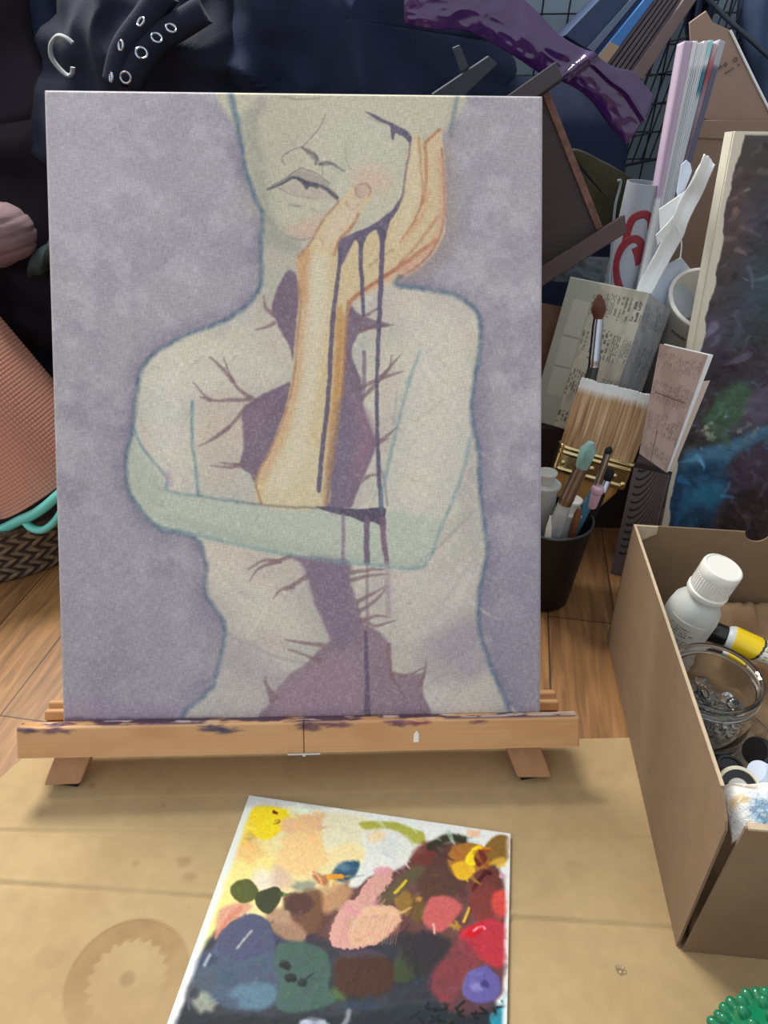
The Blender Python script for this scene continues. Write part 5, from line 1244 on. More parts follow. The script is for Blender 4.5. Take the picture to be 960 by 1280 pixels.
def dark_tray():
    A = at(686, 114, .726); C = at(753, 284, .694); e = unit(at(680, 330, .694)-C); D = C+e*.26; Bc = A+e*.26
    t = thing('wooden_tray', C, 'dark worn wooden tray tilted behind the upper right edge of the painting', 'tray')
    n = unit(np.cross(D-C, A-C)); n = n if n[1] < 0 else -n
    s = unit(A-C)
    part(MB().prism([A, C, D, Bc], -n*.008), 'base_board', M['darkwood'], t)
    # raised worn rim on the right, ledge along the lower edge
    part(MB().prism([A, C, C+e*.006, A+e*.006], n*.004), 'side_rim', M['darkwood_worn'], t, bevel=.0008, label='worn reddish edge')
    c0 = C-e*.018
    part(MB().prism([c0, D, D-s*.016, c0-s*.014+e*.004], n*.022), 'ledge', mat('ledge_wood', (78, 60, 60), .55, .3, 40, .12, 60), t, bevel=.001)
    a0 = A-e*.012
    part(MB().prism([a0, A+e*.2, A+e*.2+s*.016, a0+s*.014], n*.016), 'top_rail', mat('rail_wood', (62, 58, 64), .6, .25, 40), t, bevel=.001)
    for nm, q, lab in (('wooden_strip', [(540, 118), (611, 70), (622, 80), (572, 128)], 'dark slat sticking up behind the top right of the painting'), ('dark_tab', [(566, 60), (575, 56), (586, 84), (577, 90)], 'short dark tab standing up beside the slat above the painting')):
        P = [at(x, y, .735) for x, y in q]
        tag(MB().prism(P, (0, .01, 0)).build(nm, mat(nm+'_wood', (56, 60, 72), .7, .2, 60), origin=np.mean(P, 0), bevel=.0006), lab, 'slat')
dark_tray()

def olive_cloth():
    q = [(712, 190), (760, 205), (800, 232), (812, 262), (790, 300), (740, 300), (705, 260)]
    nx = 40; c = np.mean(q, 0); R, A = np.meshgrid(np.linspace(.0005, 1, 24), np.arange(57)/56)
    S = smoothpts(q, True, 8); idx = np.clip((A*len(S)).astype(int), 0, len(S)-1) % len(S)
    px_ = c[0]+(S[idx, 0]-c[0])*R; py_ = c[1]+(S[idx, 1]-c[1])*R
    P = np.zeros(px_.shape+(3,))
    for i in np.ndindex(px_.shape):
        P[i] = at(px_[i], py_[i], .836-.006*(1-R[i]**2)-.004*float(fbm(np.array(px_[i]), np.array(py_[i]), .06, 5, 3)))
    tag(grid_mesh('olive_cloth', P, M['cloth_olive'], closed=(0, .012, 0)), 'olive green cloth behind the white tube and the wooden tray', 'cloth')
olive_cloth()

# ---------------------------------------------------------------- paper tube, magazines, papers
def poster_tube():
    top = at(806, 228, .802); bot = np.array([top[0]-.013, .800, .1302]); ax = unit(top-bot); L = np.linalg.norm(top-bot); r = .0172
    t = thing('poster_tube', bot, 'white cardboard tube with red swirl lettering standing beside the magazines', 'tube')
    part(MB().lathe([(r-.0012, .0005), (r, 0), (r, L), (r-.0012, L), (r-.0014, .001)], bot, ax, 48), 'body', mat('tube_card', (152, 158, 170), .6), t, smooth=True)
    x = unit(np.cross(ax, (0, 1, 0))); x = x if x[0] > 0 else -x; f = unit(np.cross(x, ax)); f = f if f[1] < 0 else -f
    def on(px, py):
        """point of the tube wall for lettering: across (radians from the front) and height from the top"""
        return bot + ax*(L-py) + (r+.0001)*(math.sin(px)*x + math.cos(px)*f)
    def band(pts, w):
        S = smoothpts(pts, False, 6); n = len(S); P = np.zeros((n, 5, 3))
        for i in range(n):
            tg = S[min(i+1, n-1)]-S[max(i-1, 0)]; tg = np.array([tg[0]*r, tg[1]]); tg = tg/np.linalg.norm(tg); nn = np.array([-tg[1]/r, tg[0]])
            for j, q in enumerate(np.linspace(-.5, .5, 5)): P[i, j] = on(*(S[i]+nn*q*w))
        return P
    m = mat('red_print', (128, 34, 48), .6)
    # two looping red strokes, a swirl like an open S above an open loop
    for pts in ([(.75, .060), (.55, .050), (.1, .0455), (-.42, .049), (-.62, .058), (-.62, .073)], [(.55, .086), (.35, .074), (-.1, .069), (-.55, .073), (-.85, .084), (-.88, .097), (-.55, .112), (-.15, .123)], [(.0, .077), (.25, .084), (.5, .094)]):
        grid_mesh('lettering', band([(a_, b_-.019) for a_, b_ in pts], .0076), m, t, closed=band([(a_, b_-.019) for a_, b_ in pts], .0076)+(0, -.0002, 0), label='red looping print')
poster_tube()

def magazines():
    xt = [856, 867, 873, 880, 887, 893, 900, 908]; xb = [803, 807, 809, 812, 815, 818, 821, 824]
    cols = [(176, 158, 180), (214, 216, 220), (186, 192, 200), (204, 210, 214), (198, 206, 210), (150, 128, 140), (84, 84, 108)]
    labs = ['lilac-covered magazine, leftmost of the upright bundle beside the white tube', 'white magazine next to the lilac-covered one in the upright bundle', 'pale grey magazine, third from the left of the upright bundle', 'white magazine in the middle of the upright bundle',
            'magazine with teal top corner in the right half of the upright bundle', 'reddish-grey magazine, second from the right of the upright bundle', 'dark blue magazine, rightmost of the upright bundle']
    for k in range(7):
        dy = [0, 0, 2, 0, -1, 3, -2][k]
        def line(x0, x1, f, Y): 
            return at(x0+(x1-x0)*f, 51+dy+(348-51-dy)*f, Y)
        Y0, Y1 = .802, .770
        tl, tr, br, bl_ = at(xt[k], 51+dy, Y0), at(xt[k+1]-1.0, 51+dy+(3 if k > 4 else 0), Y0), at(xb[k+1]-.4, 348, Y1), at(xb[k], 348, Y1)
        ex = (bl_-tl); g = (bl_[2]-.1305)/(-ex[2]); bl_ = bl_+ex*g; ex = (br-tr); g = (br[2]-.1305)/(-ex[2]); br = br+ex*g
        def fn(P, k=k):
            i = np.arange(P.X.size)
            if k == 0:
                P.mix(i, (206, 210, 214), (P.Y > 36)*1.0); P.mix(i, (158, 136, 170), np.clip((fbm(P.X, P.Y, .04, 3, 3)-.45)*3, 0, .6)*(P.Y < 36))
            else:
                n = [0, 2, 2, 2, 2, 2, 1.5][k]
                P.mix(i, (92, 96, 112), .75*(np.abs(((P.X/100*n) % 1)-.5) < .16))
                P.mix(i, (238, 240, 240), np.clip(6-P.Y*1.0, 0, 1)*.5)
            if k == 4: P.mix(i, (52, 110, 130), np.clip((13-P.Y)/2, 0, 1)*np.clip((P.Y-5)/2, 0, 1)); P.mix(i, (150, 200, 206), np.clip((5-P.Y)/2, 0, 1))
            if k == 5: P.mix(i, (150, 62, 66), np.exp(-((P.Y-6)/4)**2)*.8); P.mix(i, (96, 84, 100), np.clip((P.Y-14)/10, 0, .8))
        o = printed_panel('magazine', [tl, tr, br, bl_], .020, 14, 160, cols[k], fn)
        tag(o, labs[k], 'magazine', 'upright bundle of magazines')
magazines()

def loose_papers():
    def sheet(name, q, Y, m, lab, th=.0012, tilt=.0):
        P = [at(x, y, Y+tilt*(y-q[0][1])) for x, y in q]
        o = MB().prism(P, (0.0, th, 0)).build(name, m, origin=np.mean(P, 0)); tag(o, lab, 'paper')
    # long torn strip: a creased ribbon with ragged top
    Lp = [(880, 194), (866, 226), (850, 252), (836, 286), (822, 312), (806, 342), (792, 372), (780, 396)]
    Rp = [(895, 204), (880, 236), (868, 262), (852, 298), (838, 326), (820, 356), (808, 380), (800, 402)]
    nx = 12; Ls = smoothpts(Lp, False, 6); Rs = smoothpts(Rp, False, 6); n = len(Ls); P = np.zeros((n, nx, 3))
    for i in range(n):
        for j in range(nx):
            s = j/(nx-1); x, y = Ls[i]*(1-s)+Rs[i]*s
            y += 6*(float(vnoise(np.array(j*.9), np.array(0.), 1, 3))-.5)*max(0, 1-i/5); x += 2.5*(float(vnoise(np.array(i*.35), np.array(j*.0), 1, 6+(j > 5)))-.5)
            P[i, j] = at(x, y, .756-.010*abs(s-.45)-.003*math.sin(i*.5))
    tag(grid_mesh('torn_paper_strip', P, M['paper'], closed=(0, .0015, 0), smooth=False), 'long white torn paper strip leaning in front of the magazines', 'paper')
    sheet('white_paper_scrap', [(824, 262), (838, 252), (858, 238), (870, 214), (880, 198), (872, 230), (850, 268), (836, 290), (826, 300)], .7605, M['paper'], 'small white paper scrap behind the top of the torn strip')
    sheet('blue_paper_scrap', [(846, 240), (852, 206), (858, 200), (863, 204), (865, 214), (856, 238), (848, 250)], .7640, M['bluepaper'], 'pale blue paper scrap between magazines and torn strip')
    sheet('cream_paper_scrap', [(820, 294), (834, 280), (842, 270), (838, 290), (822, 306)], .750, M['paper'], 'tiny cream paper corner sticking out left of the torn strip')
    Pc = [(797, 372), (808, 344), (830, 334), (852, 322), (866, 340), (880, 360), (882, 392), (846, 400), (812, 392)]
    P3 = [at(x, y, .757+max(0, x-824)*.0012) for x, y in Pc]
    tag(MB().prism(P3, (0, .002, 0)).build('folded_paper', M['bluepaper'], origin=np.mean(P3, 0)), 'pale blue-white sheet of paper behind the text-printed box and tub', 'paper')
    pts = smoothpts([at(x, y, .752) for x, y in ((842, 276), (849, 290), (852, 306), (850, 324))], False, 6)
    tag(MB().tube(pts, .0007, 6).build('string', M['paper'], smooth=True), 'thin white string hanging above the pale blue sheet', 'string')
    pts = smoothpts([at(x, y, .772) for x, y in ((772, 226), (776, 226), (774, 238), (769, 258), (766, 290), (764, 320), (762, 360), (760, 400))], False, 6)
    tag(MB().tube(pts, .0012, 8).build('grey_wire', mat('grey_wire', (120, 132, 140), .5), smooth=True), 'thin grey bent wire standing left of the white tube', 'wire')
    nx, ny = 40, 26; U, V = np.meshgrid(np.linspace(0, 1, nx), np.linspace(0, 1, ny)); P = np.zeros((ny, nx, 3))
    for i in np.ndindex(U.shape):
        P[i] = at(690+75*U[i], 318+34*U[i]*.3+ 34*V[i]-6*U[i], .779+.016*(float(fbm(np.array(U[i]), np.array(V[i]), 6, 4, 3))-.5))
    tag(grid_mesh('clear_film', P, mat('thin_clear_film', (200, 210, 214), .12, trans=.9, ior=1.2), closed=(0, .0006, 0), smooth=False), 'crinkled clear plastic film between the wooden tray and the text-printed box', 'plastic film')
loose_papers()

def white_tub():
    ax = unit((.04, -.57, .82)); c = at(886, 374, .757); r = .0385; h = .140; b = c-ax*h
    t = thing('white_tub', b, 'white plastic tub with rounded rim behind the edge of the dark painting', 'tub')
    part(MB().lathe([(0, 0), (r*.80, 0), (r*.84, .003), (r*.97, h-.008), (r+.0012, h-.005), (r+.0018, h-.001), (r+.0010, h), (r-.0020, h), (r-.0030, h-.003), (r*.80, .004), (0, .004)], b, ax, 56), 'body', M['white_plastic'], t, smooth=True)
    sx = unit(np.cross((0, 1, 0), ax)); sx = sx if sx[0] > 0 else -sx; sf = np.cross(sx, ax); sf = sf if sf[1] < 0 else -sf
    # tiny lettering on the wall of the tub
    cu = bpy.data.curves.new('lettering', 'FONT'); cu.body = 'sculpey'; cu.size = .0062; cu.extrude = .0001
    ob = bpy.data.objects.new('lettering', cu); COL.objects.link(ob)
    dg = bpy.context.evaluated_depsgraph_get(); me = bpy.data.meshes.new_from_object(ob.evaluated_get(dg)); bpy.data.objects.remove(ob)
    for v in me.vertices:
        q = v.co.x/r - .95; rr = r*.955+.0006+v.co.z
        v.co = b + ax*(h-.026+v.co.y) + rr*(math.sin(q)*sx+math.cos(q)*sf)
    me.materials.append(M['black_plastic']); o = bpy.data.objects.new('lettering', me); link(o, t); o.location = -root_loc(t)
white_tub()

# ---------------------------------------------------------------- text-printed box, sketchbook, grey box
def script_fn(base_seed, plain_to, col, wash=None, line=3.6, a=.62):
    def fn(P):
        i = np.arange(P.X.size)
        P.mix(i, wash or (150, 146, 140), np.clip((fbm(P.X, P.Y, .05, base_seed, 4)-.5)*3, 0, .45))
        # slanted columns of handwriting running up the sheet
        Q = Paint(P.Y, P.X, (0, 0, 0)); Q.C = P.C
        blocks = [(3, 24), (27, 52), (55, 80), (83, 99)]; r = np.random.RandomState(base_seed)
        for (b0, b1) in blocks:
            x = plain_to+1
            while x < 97:
                w = r.uniform(10, 24); 
                printed_text(Q, b0+r.uniform(0, 5), x, b1-r.uniform(0, 4), min(99, x+w), line*r.choice([.7, 1, 1.4]), col, a*r.uniform(.6, 1.1), seed=int(x*3+b0), width=.62, fill=.8)
                x += w+r.uniform(.5, 3)
        P.C = Q.C
    return fn
def text_box():
    TL, TR = at(713, 346, .766), at(812, 366, .722); dn = at(676, 476, .762)-at(713, 346, .766)
    L = (TL[2]-.146)/(-dn[2]); L2 = (TR[2]-.1312)/(-dn[2]); BLc = TL+dn*L; 
    BR = TR+dn*L2; BLc = TL+dn*((TL[2]-.1312)/(-dn[2]))
    off = at(838, 388, .745)-TR
    t = thing('text_printed_box', BLc, 'pale box covered in old printed text standing on the dark storage box', 'box')
    fn0 = script_fn(5, 34, (66, 64, 62))
    def fn(P):
        fn0(P); i = np.arange(P.X.size)
        k = P.X < 36
        P.mix(i, (178, 188, 178), k*.85); P.mix(i, (204, 210, 200), ((P.X > 12) & (P.X < 34) & (P.Y > 13) & (P.Y < 78))*.75)
        P.mix(i, (120, 126, 120), ((P.X > 12) & (P.X < 34) & ((np.abs(P.Y-37) < .5) | (np.abs(P.Y-58) < .5)))*.5)
    front = printed_panel('front_face', [TL, TR, BR, BLc], .0006, 200, 260, (214, 214, 198), fn, t)
    part(MB().prism([TL+off*.03, TR+off*.03, BR+off*.03, BLc+off*.03], off*.96), 'body', M['paper'], t)
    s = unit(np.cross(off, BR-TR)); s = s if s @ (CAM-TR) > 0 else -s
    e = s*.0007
    printed_panel('side_face', [TR+e, TR+off+e, BR+off+e, BR+e], .0006, 80, 240, (158, 162, 166), script_fn(9, 0, (70, 74, 84), (120, 124, 132)), t)  # shade of this far side is put into its greyer base and wash
text_box()
def sketchbook():
    TL, TR, BR, BLc = at(825, 430, .652), at(885, 444, .640), at(833, 591, .628), at(799, 567, .640)
    t = thing('sketchbook', BLc, 'sketchbook with pinkish brown handwritten-pattern cover standing before the dark painting', 'book')
    def fn(P):
        script_fn(14, 2, (78, 62, 60), (150, 124, 116), 3.2, .5)(P)
        i = np.arange(P.X.size); P.mix(i, (64, 48, 48), ((np.abs(P.Y-41) < .6) & (P.X > 10) & (P.X < 85))*.5)
        P.mix(i, (56, 44, 46), ((np.abs(P.X-38-(P.Y-70)*.1) < 1.2) & (P.Y > 72))*.6)
    printed_panel('cover', [TL, TR, BR, BLc], .0012, 120, 260, (178, 156, 146), fn, t)
    n = unit(np.cross(TR-TL, BLc-TL)); n = n if n[1] > 0 else -n
    o1 = unit(TR-TL)
    def pages(k, shift, th, m):
        part(MB().prism([TL+n*(.0014+k)+o1*.004, TR+n*(.0014+k)+o1*shift, BR+n*(.0014+k)+o1*shift*.5, BLc+n*(.0014+k)+o1*.004], n*th), 'pages', m, t)
    pages(0, .0022, .003, M['paper']); pages(.0034, .0050, .0012, M['paper'])
    sh = [TR+n*.0065+o1*.004-(TR-BR)*.22, TR+n*.0065+o1*.010-(TR-BR)*.20, BR+n*.0065+o1*.006, BR+n*.0065]
    part(MB().prism(sh, n*.0012), 'back_cover', mat('back_cover_card', (196, 180, 168), .8), t)
sketchbook()
def grey_box():
    TL, TR = at(796, 566, .655), at(838, 592, .640); z = min(TL[2], TR[2])
    TL, TR = np.array([TL[0], TL[1], .131]), np.array([TR[0], TR[1], .131])
    BLc, BR = TL*[1, 1, 0]+[0, 0, .0005], TR*[1, 1, 0]+[0, 0, .0005]
    def fn(P):
        i = np.arange(P.X.size)
        w = np.sin((P.Y + .010*(P.X-20)**2*1.0)*.9)
        P.mix(i, (30, 28, 30), (w > .55)*(P.X > 12)*(P.X < 96)*(P.Y < 80)*.8)
    def bx(t):
        n = unit(np.cross(TR-TL, BLc-TL)); n = n if n[1] > 0 else -n
        printed_panel('front_face', [TL, TR, BR, BLc], .0008, 80, 160, (104, 96, 96), fn, t)
        part(MB().prism([TL+n*.001, TR+n*.001, BR+n*.001, BLc+n*.001], n*.055), 'body', M['brownbox'], t)
    t = thing('grey_patterned_box', BLc, 'narrow grey box with black wavy lines under the sketchbook', 'box'); bx(t)
grey_box()

# ---------------------------------------------------------------- dark abstract painting at the right
def dark_painting():
    TL, BLc = at(916, 164, .722), np.array([.2945, .662, .001]); TL[0] = .2945
    rt = unit((1, .02, 0)); W = .26
    TR, BR = TL+rt*W, BLc+rt*W
    n = unit(np.cross(TR-TL, BLc-TL)); n = n if n[1] > 0 else -n
    t = thing('dark_painting', BLc, 'dark blue and brown abstract oil painting with bare white edge behind the cardboard box', 'painting')
    nu, nv = 300, 460
    U, V = np.meshgrid(np.linspace(0, 1, nu), np.linspace(0, 1, nv))
    Pt = TL*((1-U)*(1-V))[..., None]+TR*(U*(1-V))[..., None]+BR*(U*V)[..., None]+BLc*((1-U)*V)[..., None]
    P = Paint(U*260, V*440, (54, 52, 64)); i = np.arange(P.X.size); X, Y = P.X, P.Y
    n1 = fbm(X, Y, .02, 3, 5); n2 = fbm(X+Y*.4, Y-X*.3, .03, 13, 4)
    P.mix(i, (44, 38, 38), np.clip((n1-.45)*4, 0, .9))
    P.mix(i, (78, 72, 94), np.clip((n2-.5)*4, 0, .8)*np.clip((300-Y)/60, 0, 1))
    P.mix(i, (40, 66, 70), np.exp(-((X-80)/46)**2-((Y-130)/46)**2)*.9)
    P.mix(i, (78, 60, 54), np.exp(-((X-14)/16)**2-((Y-70)/70)**2)*.8)
    P.mix(i, (56, 54, 44), np.exp(-((X-30)/30)**2-((Y-20)/22)**2)*.8)
    P.mix(i, (36, 28, 36), np.exp(-((X-30)/28)**2-((Y-212)/20)**2)*.9)
    P.fill([(22, 262), (34, 236), (52, 224), (66, 240), (60, 268), (44, 288), (30, 284)], (58, 88, 66), .9, 8, seed=3, tex=.3, h=1)
    P.fill([(60, 250), (80, 220), (110, 210), (120, 250), (90, 262), (72, 268)], (84, 78, 96), .8, 10, seed=4, tex=.3)
    P.fill([(10, 300), (44, 290), (70, 278), (96, 268), (92, 284), (66, 300), (50, 320), (14, 336)], (60, 104, 132), .95, 8, seed=5, tex=.3, h=1)
    P.fill([(2, 330), (40, 310), (62, 330), (54, 370), (30, 420), (2, 420)], (30, 66, 94), .95, 10, seed=6, tex=.3)
    P.fill([(20, 350), (48, 334), (58, 350), (44, 376), (22, 392)], (44, 120, 152), .8, 10, seed=7, tex=.6, h=1)
    P.fill([(62, 310), (90, 288), (140, 280), (150, 330), (90, 350), (64, 334)], (58, 48, 66), .95, 8, seed=8)
    P.fill([(70, 350), (120, 334), (160, 360), (150, 430), (80, 430), (66, 390)], (38, 32, 36), .95, 10, seed=9)
    P.fill([(12, 380), (40, 360), (60, 396), (40, 430), (8, 430)], (26, 50, 74), .8, 12, seed=10, tex=.4)
    P.fill([(46, 20), (80, 20), (90, 60), (60, 70)], (30, 44, 70), .7, 10, seed=11)
    for k in range(70):
        x, y = random.uniform(4, 120), random.choice([random.uniform(250, 300), random.uniform(0, 430)])
        P.stroke([(x, y), (x+random.uniform(-8, 8), y+random.uniform(-6, 6))], random.choice([(150, 146, 140), (70, 104, 120), (90, 80, 96), (40, 44, 50), (60, 130, 150)]), (random.uniform(1, 3), .5), .55, 1.5, seed=k, h=1)
    P.mix(i, (186, 178, 160), .8*np.clip((fbm(X, Y, .12, 44, 3)-.62)*8, 0, 1)*np.exp(-((X-40)/34)**2-((Y-272)/16)**2))
    for k in range(260):
        x, y = random.uniform(6, 150), random.uniform(4, 425); q = int(np.argmin((X-x)**2+(Y-y)**2)); c_ = np.clip(P.C[q]*random.uniform(.6, 1.75)+random.uniform(-6, 8), 0, 255); th = random.uniform(0, 3.1); l = random.uniform(6, 22)
        P.stroke([(x, y), (x+l*math.cos(th)*.5+2, y+l*math.sin(th)*.5), (x+l*math.cos(th), y+l*math.sin(th))], c_, (random.uniform(3, 9), 2), random.uniform(.4, .85), 2.5, seed=k, tex=.45, h=.6)
    P.C = np.clip(P.C*1.12, 0, 255)
    # bare primed margin with ragged edge
    rag = 6.5 + 10*(fbm(X*0+3, Y, .035, 21, 4)-.5) + 1.5*(fbm(X*0+3, Y, .2, 22, 2)-.5)
    P.mix(i, (214, 208, 190), np.clip((rag-X)/1.0+.5, 0, 1)*(Y < 425)); P.mix(i, (214, 208, 190), np.clip((3.2-Y)+1.5*(fbm(X, Y*0, .1, 25, 3)-.5), 0, 1)*np.clip((60-X)/30, 0.0, 1))
    relief = (fbm(X, Y, .08, 31, 4)-.5).reshape(nv, nu)*.0022*np.clip((X.reshape(nv, nu)-6)/4, 0, 1)
    Pt = Pt - n*relief[..., None]
    back = (TL*((1-U)*(1-V))[..., None]+TR*(U*(1-V))[..., None]+BR*(U*V)[..., None]+BLc*((1-U)*V)[..., None]) + n*.003
    grid_mesh('painted_face', Pt, M['dark_paint'], t, colors=P.C, closed=back)
    part(MB().prism([TL+n*.003-rt*.0006, TR+n*.003, BR+n*.003, BLc+n*.003-rt*.0006], n*.016), 'stretched_edge', mat('primed_cloth', (206, 202, 186), .85, .08, 80, .15, 600), t)
dark_painting()

# ---------------------------------------------------------------- brush cup and brushes
CUP = np.array([.163, .615, 0])
def brush_cup():
    t = thing('brush_cup', CUP, 'black metal mesh cup full of brushes on the wooden floor behind the painting', 'cup')
    part(MB().lathe([(0, .0006), (.0265, .0006), (.0285, .003), (.0395, .097), (.0383, .097), (.0272, .004), (0, .003)], CUP, (0, 0, 1), 56), 'body', M['black_metal'], t, smooth=True)
    part(MB().tube([CUP+[.0392*math.cos(q), .0392*math.sin(q), .0975] for q in np.linspace(0, 2*math.pi, 72)], .0013, 8), 'rim', mat('rim_metal', (84, 86, 92), .35, metal=.8), t, smooth=True)
brush_cup()
def axis_pts(top, bot, fr): return [np.asarray(top)+(np.asarray(bot)-np.asarray(top))*f for f in fr]
def round_brush(name, tip, fer0, fer1, end, r, mb_, mf, mh, label, rt=.6, head=(.15, .8, 1.1, .95), hr=None):
    t = thing(name, end, label, 'paint brush', 'brushes in the black cup')
    pts = axis_pts(tip, fer0, (0, .3, .65, 1.0)); part(MB().tube(pts, [r*h for h in head], 14), 'bristles', mb_, t, smooth=True)
    pts = axis_pts(fer0, fer1, (0, .1, .14, .8, .84, .9, 1)); part(MB().tube(pts, [r*.92, r*.95, r, r*1.02, r*1.1, r*1.02, r*1.04], 16), 'ferrule', mf, t, smooth=True)
    h = hr or r*1.1
    pts = axis_pts(fer1, end, (0, .15, .5, 1)); part(MB().tube(pts, [r, h*1.12, h, h*.6], 14), 'handle', mh, t, smooth=True)
def brushes():
    gy = mat('aqua_bristle', (132, 172, 166), .8, .25, 300, .4, 900, stretch=(1, 1, .2)); rd = mat('sable_bristle', (104, 62, 46), .7, .3, 300, .4, 900); bk = mat('black_bristle', (22, 20, 22), .8)
    cl = mat('clear_acrylic', (222, 226, 226), .15, trans=.6, coat=.3); wd = mat('brown_handle', (120, 76, 44), .4, coat=.3)
    dk = mat('dark_green_handle', (42, 48, 46), .35, coat=.3); bl_ = mat('blue_handle', (58, 116, 150), .35, coat=.3)
    fe = mat('dull_ferrule', (150, 132, 120), .35, metal=.9)
    round_brush('fan_brush', at(739, 553, .588), at(727, 584, .589), at(706, 629, .592), (.150, .598, .006), .0062, gy, fe, cl, 'brush with pale aqua bristles and clear handle leaning in the black cup', head=(.45, 1.15, 1.1, .9))
    round_brush('mop_brush', at(749, 368, .692), at(748, 398, .690), at(742, 458, .684), (.168, .640, .006), .0052, rd, M['silver'], dk, 'tall round brush with reddish brown tip rising behind the wide flat brush', head=(.25, 1.0, 1.35, .8))
    round_brush('liner_brush', at(763, 558, .597), at(760, 566, .597), at(746, 607, .600), (.167, .612, .006), .0032, bk, M['silver'], bl_, 'slim brush with dark tip and blue handle right of the aqua brush', hr=.0042)
    part_p = at(747, 612, .5975)
    tag(MB().lathe([(0, -.004), (.0052, -.003), (.0062, 0), (.0052, .003), (0, .004)], part_p, unit(at(760, 566, .597)-at(746, 607, .600)), 20).lathe([(.004, -.02), (.0046, -.018), (.005, -.004), (0, -.003)], part_p, unit(at(760, 566, .597)-at(746, 607, .600)), 20).build('pink_grip', mat('pink_silicone', (196, 160, 176), .5), smooth=True, origin=part_p), 'small pale pink grip slipped over the slim brush in the cup', 'grip')
    round_brush('small_brush', at(763, 585, .625), at(759, 600, .625), at(752, 616, .622), (.185, .622, .03), .0042, bk, M['silver'], bk, 'short black brush head just right of the pink grip', head=(.5, 1.2, 1.2, .9))
    p0, p1 = at(724, 636, .590), np.array([.176, .603, .006])
    tag(MB().tube(axis_pts(p0, p1, (0, .06, .5, 1)), [.0018, .0036, .0036, .003], 12).build('brown_stick', wd, smooth=True, origin=p1), 'brown wooden handle end between the bottles in the black cup', 'handle')
    p0, p1 = at(688, 645, .583), np.array([.158, .592, .006])
    tag(MB().tube(axis_pts(p0, p1, (0, .12, .3, .6, 1)), [.0008, .0042, .0058, .005, .003], 14, flat=.6).build('white_paddle', M['white_plastic'], smooth=True, origin=p1), 'white pointed plastic paddle at the front of the black cup', 'paddle')
    for (px_, py_, Y, z, lab, kk) in ((684, 590, .628, .0, 'frosted bottle with round cap at the left of the cup, beside the canvas', 1.0), (717, 624, .607, .0, 'frosted bottle with white cap standing lower in the middle of the cup', .86)):
        c = at(px_, py_, Y); b = np.array([CUP[0]+(c[0]-CUP[0])*.72, CUP[1]+(c[1]-CUP[1])*.72, .006]); ax = unit(c-b); L = np.linalg.norm(c-b)
        t = thing('dropper_bottle', b, lab, 'bottle', 'frosted bottles in the black cup')
        part(MB().lathe([(0, 0), (.0105*kk, 0), (.0115*kk, .002), (.0118*kk, L-.018), (.0122*kk, L-.016), (.0146*kk, L-.015), (.0146*kk, L-.0125), (.0090*kk, L-.0115), (0, L-.0115)], b, ax, 36), 'body', M['clear_plastic'], t, smooth=True)
        part(MB().lathe([(.0080*kk, L-.012), (.0088*kk, L-.003), (.0100*kk, L-.002), (.0100*kk, L), (0, L+.0006)], b, ax, 36), 'cap', M['white_plastic'] if kk < 1 else M['clear_plastic'], t, smooth=True)
brushes()
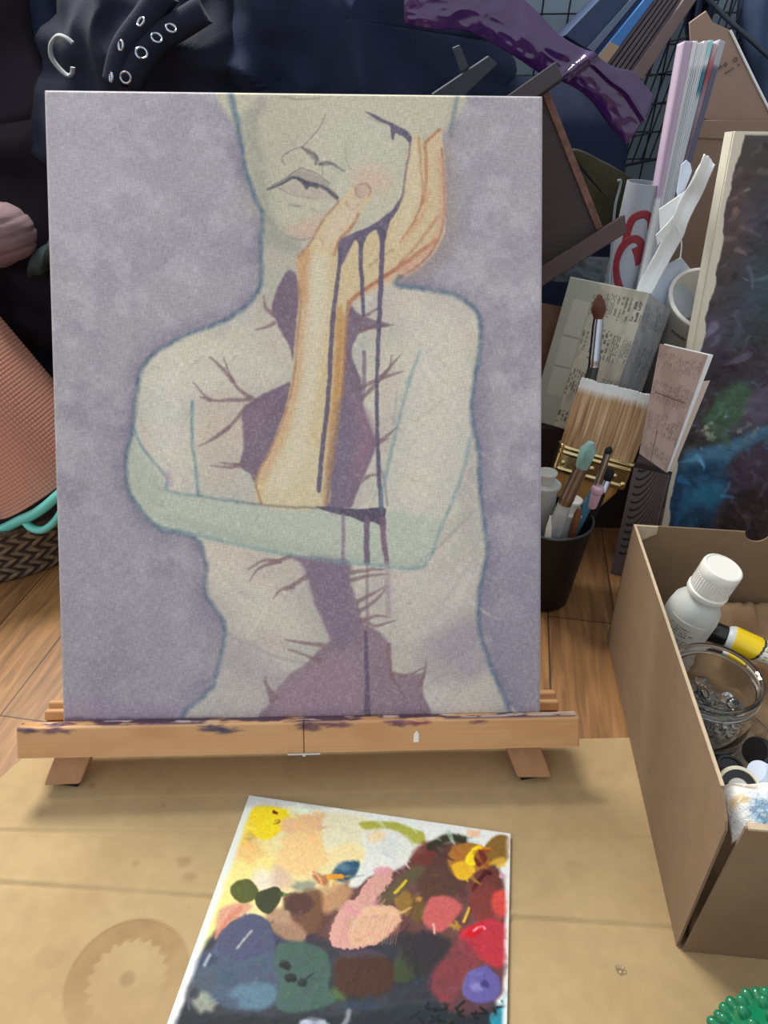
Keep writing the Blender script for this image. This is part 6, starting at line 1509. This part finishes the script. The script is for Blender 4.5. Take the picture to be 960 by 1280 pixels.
def wide_brush():
    Yt, Yb = .676, .664
    tl, tr, br, bl_ = at(727, 472, Yt), at(823, 496, Yt), at(792, 578, Yb), at(701, 553, Yb)
    f_br, f_bl = at(778, 610, Yb-.004), at(690, 585, Yb-.004)
    t = thing('wide_flat_brush', (.19, .64, .01), 'wide flat brush with tan white-tipped bristles and brass ferrule above the cup', 'paint brush', 'brushes in the black cup')
    n = unit(np.cross(tr-tl, bl_-tl)); n = n if n[1] > 0 else -n
    nu, nv = 160, 120
    U, V = np.meshgrid(np.linspace(0, 1, nu), np.linspace(0, 1, nv))
    rise = .0008*(vnoise(U*60, V*0, 1, 3)-.5)+.0015*(vnoise(U*14, V*0, 1, 6)-.5)
    Pt = tl*((1-U)*(1-V))[..., None]+tr*(U*(1-V))[..., None]+br*(U*V)[..., None]+bl_*((1-U)*V)[..., None]
    up = unit(tl-bl_); Pt = Pt + up*(rise*(1-V)**2)[..., None]
    body = .006*np.sin(np.clip(V*1.25, 0, 1)*1.57)+.0010
    edge = (1-np.abs(2*U-1)**8)
    strand = .0007*(vnoise(U*90, V*2, 1, 9)-.5)
    front = Pt - n*(body*edge+strand)[..., None]; back = Pt + n*(body*edge+.0004)[..., None]
    P = Paint(U*100, V*100, (178, 142, 104)); i = np.arange(P.X.size)
    st = vnoise(P.X*.9, P.Y*.02, 1, 4)*.6+vnoise(P.X*.25, P.Y*.012, 1, 8)*.4
    P.mix(i, (128, 94, 64), np.clip((st-.5)*3.2, 0, .8)); P.mix(i, (220, 194, 158), np.clip((.42-st)*3.6, 0, .8))
    wt = 17+5*(vnoise(P.X*.6, P.Y*0, 1, 5)-.5)
    P.mix(i, (226, 230, 232), np.clip((wt-P.Y)/11+.5, 0, 1)*.95)
    grid_mesh('bristles', front, mat('synthetic_bristle', (255, 255, 255), .6, attr='paint'), t, colors=P.C, closed=back)
    # ferrule with rolled ridges and rivets
    nv = 60; U, V = np.meshgrid(np.linspace(0, 1, 60), np.linspace(0, 1, nv))
    Pt = bl_*((1-U)*(1-V))[..., None]+br*(U*(1-V))[..., None]+f_br*(U*V)[..., None]+f_bl*((1-U)*V)[..., None]
    rd = .0013*(np.exp(-((V-.08)/.05)**2)+np.exp(-((V-.26)/.05)**2)+np.exp(-((V-.88)/.05)**2))
    ed = (1-np.abs(2*U-1)**10)**.5
    w = unit(br-bl_); Pt = Pt + w*((U-.5)*.004)[..., None]
    grid_mesh('ferrule', Pt - n*((.0085+rd)*ed+.0002)[..., None], M['gold'], t, closed=Pt + n*((.0085+rd)*ed+.0002)[..., None])
    for (u, v) in ((.07, .62), (.46, .55), (.78, .58), (.93, .80)):
        c = bl_*((1-u)*(1-v))+br*(u*(1-v))+f_br*u*v+f_bl*(1-u)*v - n*.0086
        part(MB().lathe([(.0026, 0), (.0026, .0006), (.0014, .0013), (0, .0015)], c, -n, 16), 'rivet', M['gold'], t, smooth=True)
    m0 = (f_bl+f_br)/2; end = np.array([.176, .632, .008])
    pr = []; dn = unit(m0-(tl+tr)/2)
    sec = [(m0-dn*.006, .036, .0072), (m0+dn*.008, .034, .0070), (m0*.62+end*.38, .0125, .0065), (m0*.3+end*.7, .010, .006), (end, .0095, .0055)]
    V0 = []; F0 = []; k = 14
    for (c, a, b) in sec:
        for q in range(k):
            th = 2*math.pi*q/k; V0.append(c + w*a*math.copysign(abs(math.cos(th))**.6, math.cos(th)) + n*b*math.sin(th))
    for s_ in range(len(sec)-1):
        for q in range(k): F0.append((s_*k+q, s_*k+(q+1) % k, (s_+1)*k+(q+1) % k, (s_+1)*k+q))
    F0 += [tuple(range(k)), tuple((len(sec)-1)*k+q for q in range(k))]
    part(MB().add(V0, F0), 'handle', mat('varnished_handle', (190, 140, 78), .35, .2, 40, stretch=(6, 6, 1), coat=.3), t, smooth=True)
wide_brush()

# brown card left of the text box, cable and garment at the upper right
P = [at(640, 372, .79), at(702, 384, .79), at(690, 560, .772), at(640, 548, .772)]
dnv = P[2]-P[1]; P[2] = P[1]+dnv*((P[1][2]-.1306)/(-dnv[2])); dnv = P[3]-P[0]; P[3] = P[0]+dnv*((P[0][2]-.1306)/(-dnv[2]))
tag(slab4(P, .003).build('brown_card', M['kraft_dark'], origin=P[3]), 'plain brown card standing behind the text-printed box beside the canvas edge', 'card')
pts = smoothpts([at(x, y, .90) for x, y in ((868, -18), (888, 2), (905, 20), (925, 38), (945, 56), (970, 80), (1000, 112))], False, 6)
tag(MB().tube(pts, .0024, 10).build('black_cable', mat('cable_sheath', (26, 40, 58), .35, coat=.3), smooth=True), 'black cable running diagonally across the upper right corner', 'cable')
def hanging_garment(name, q, Y, m, label, seed):
    S = np.array(q, float); n = len(S)//2; Lq = smoothpts(S[:n], False, 12); Rq = smoothpts(S[n:], False, 12)
    nx = 40; P = np.zeros((len(Lq), nx, 3))
    for i in range(len(Lq)):
        for j in range(nx):
            s = j/(nx-1); x, y = Lq[i]*(1-s)+Rq[i]*s
            P[i, j] = at(x, y, Y-.022*abs(math.sin(s*7+seed+i*.03))-.01*float(vnoise(np.array(i*.08), np.array(s*5), 1, seed)))
    tag(grid_mesh(name, P, m, closed=(0, .02, 0)), label, 'clothes')
hanging_garment('blue_garment', [(934, -30), (928, 36), (938, 80), (952, 118), (975, 190), (1080, -30), (1080, 40), (1080, 90), (1080, 140), (1080, 200)], 1.04, mat('slate_cloth', (66, 84, 116), .95, .3, 20, .2, 500), 'slate blue garment hanging behind the carton flap in the upper right corner', 3)
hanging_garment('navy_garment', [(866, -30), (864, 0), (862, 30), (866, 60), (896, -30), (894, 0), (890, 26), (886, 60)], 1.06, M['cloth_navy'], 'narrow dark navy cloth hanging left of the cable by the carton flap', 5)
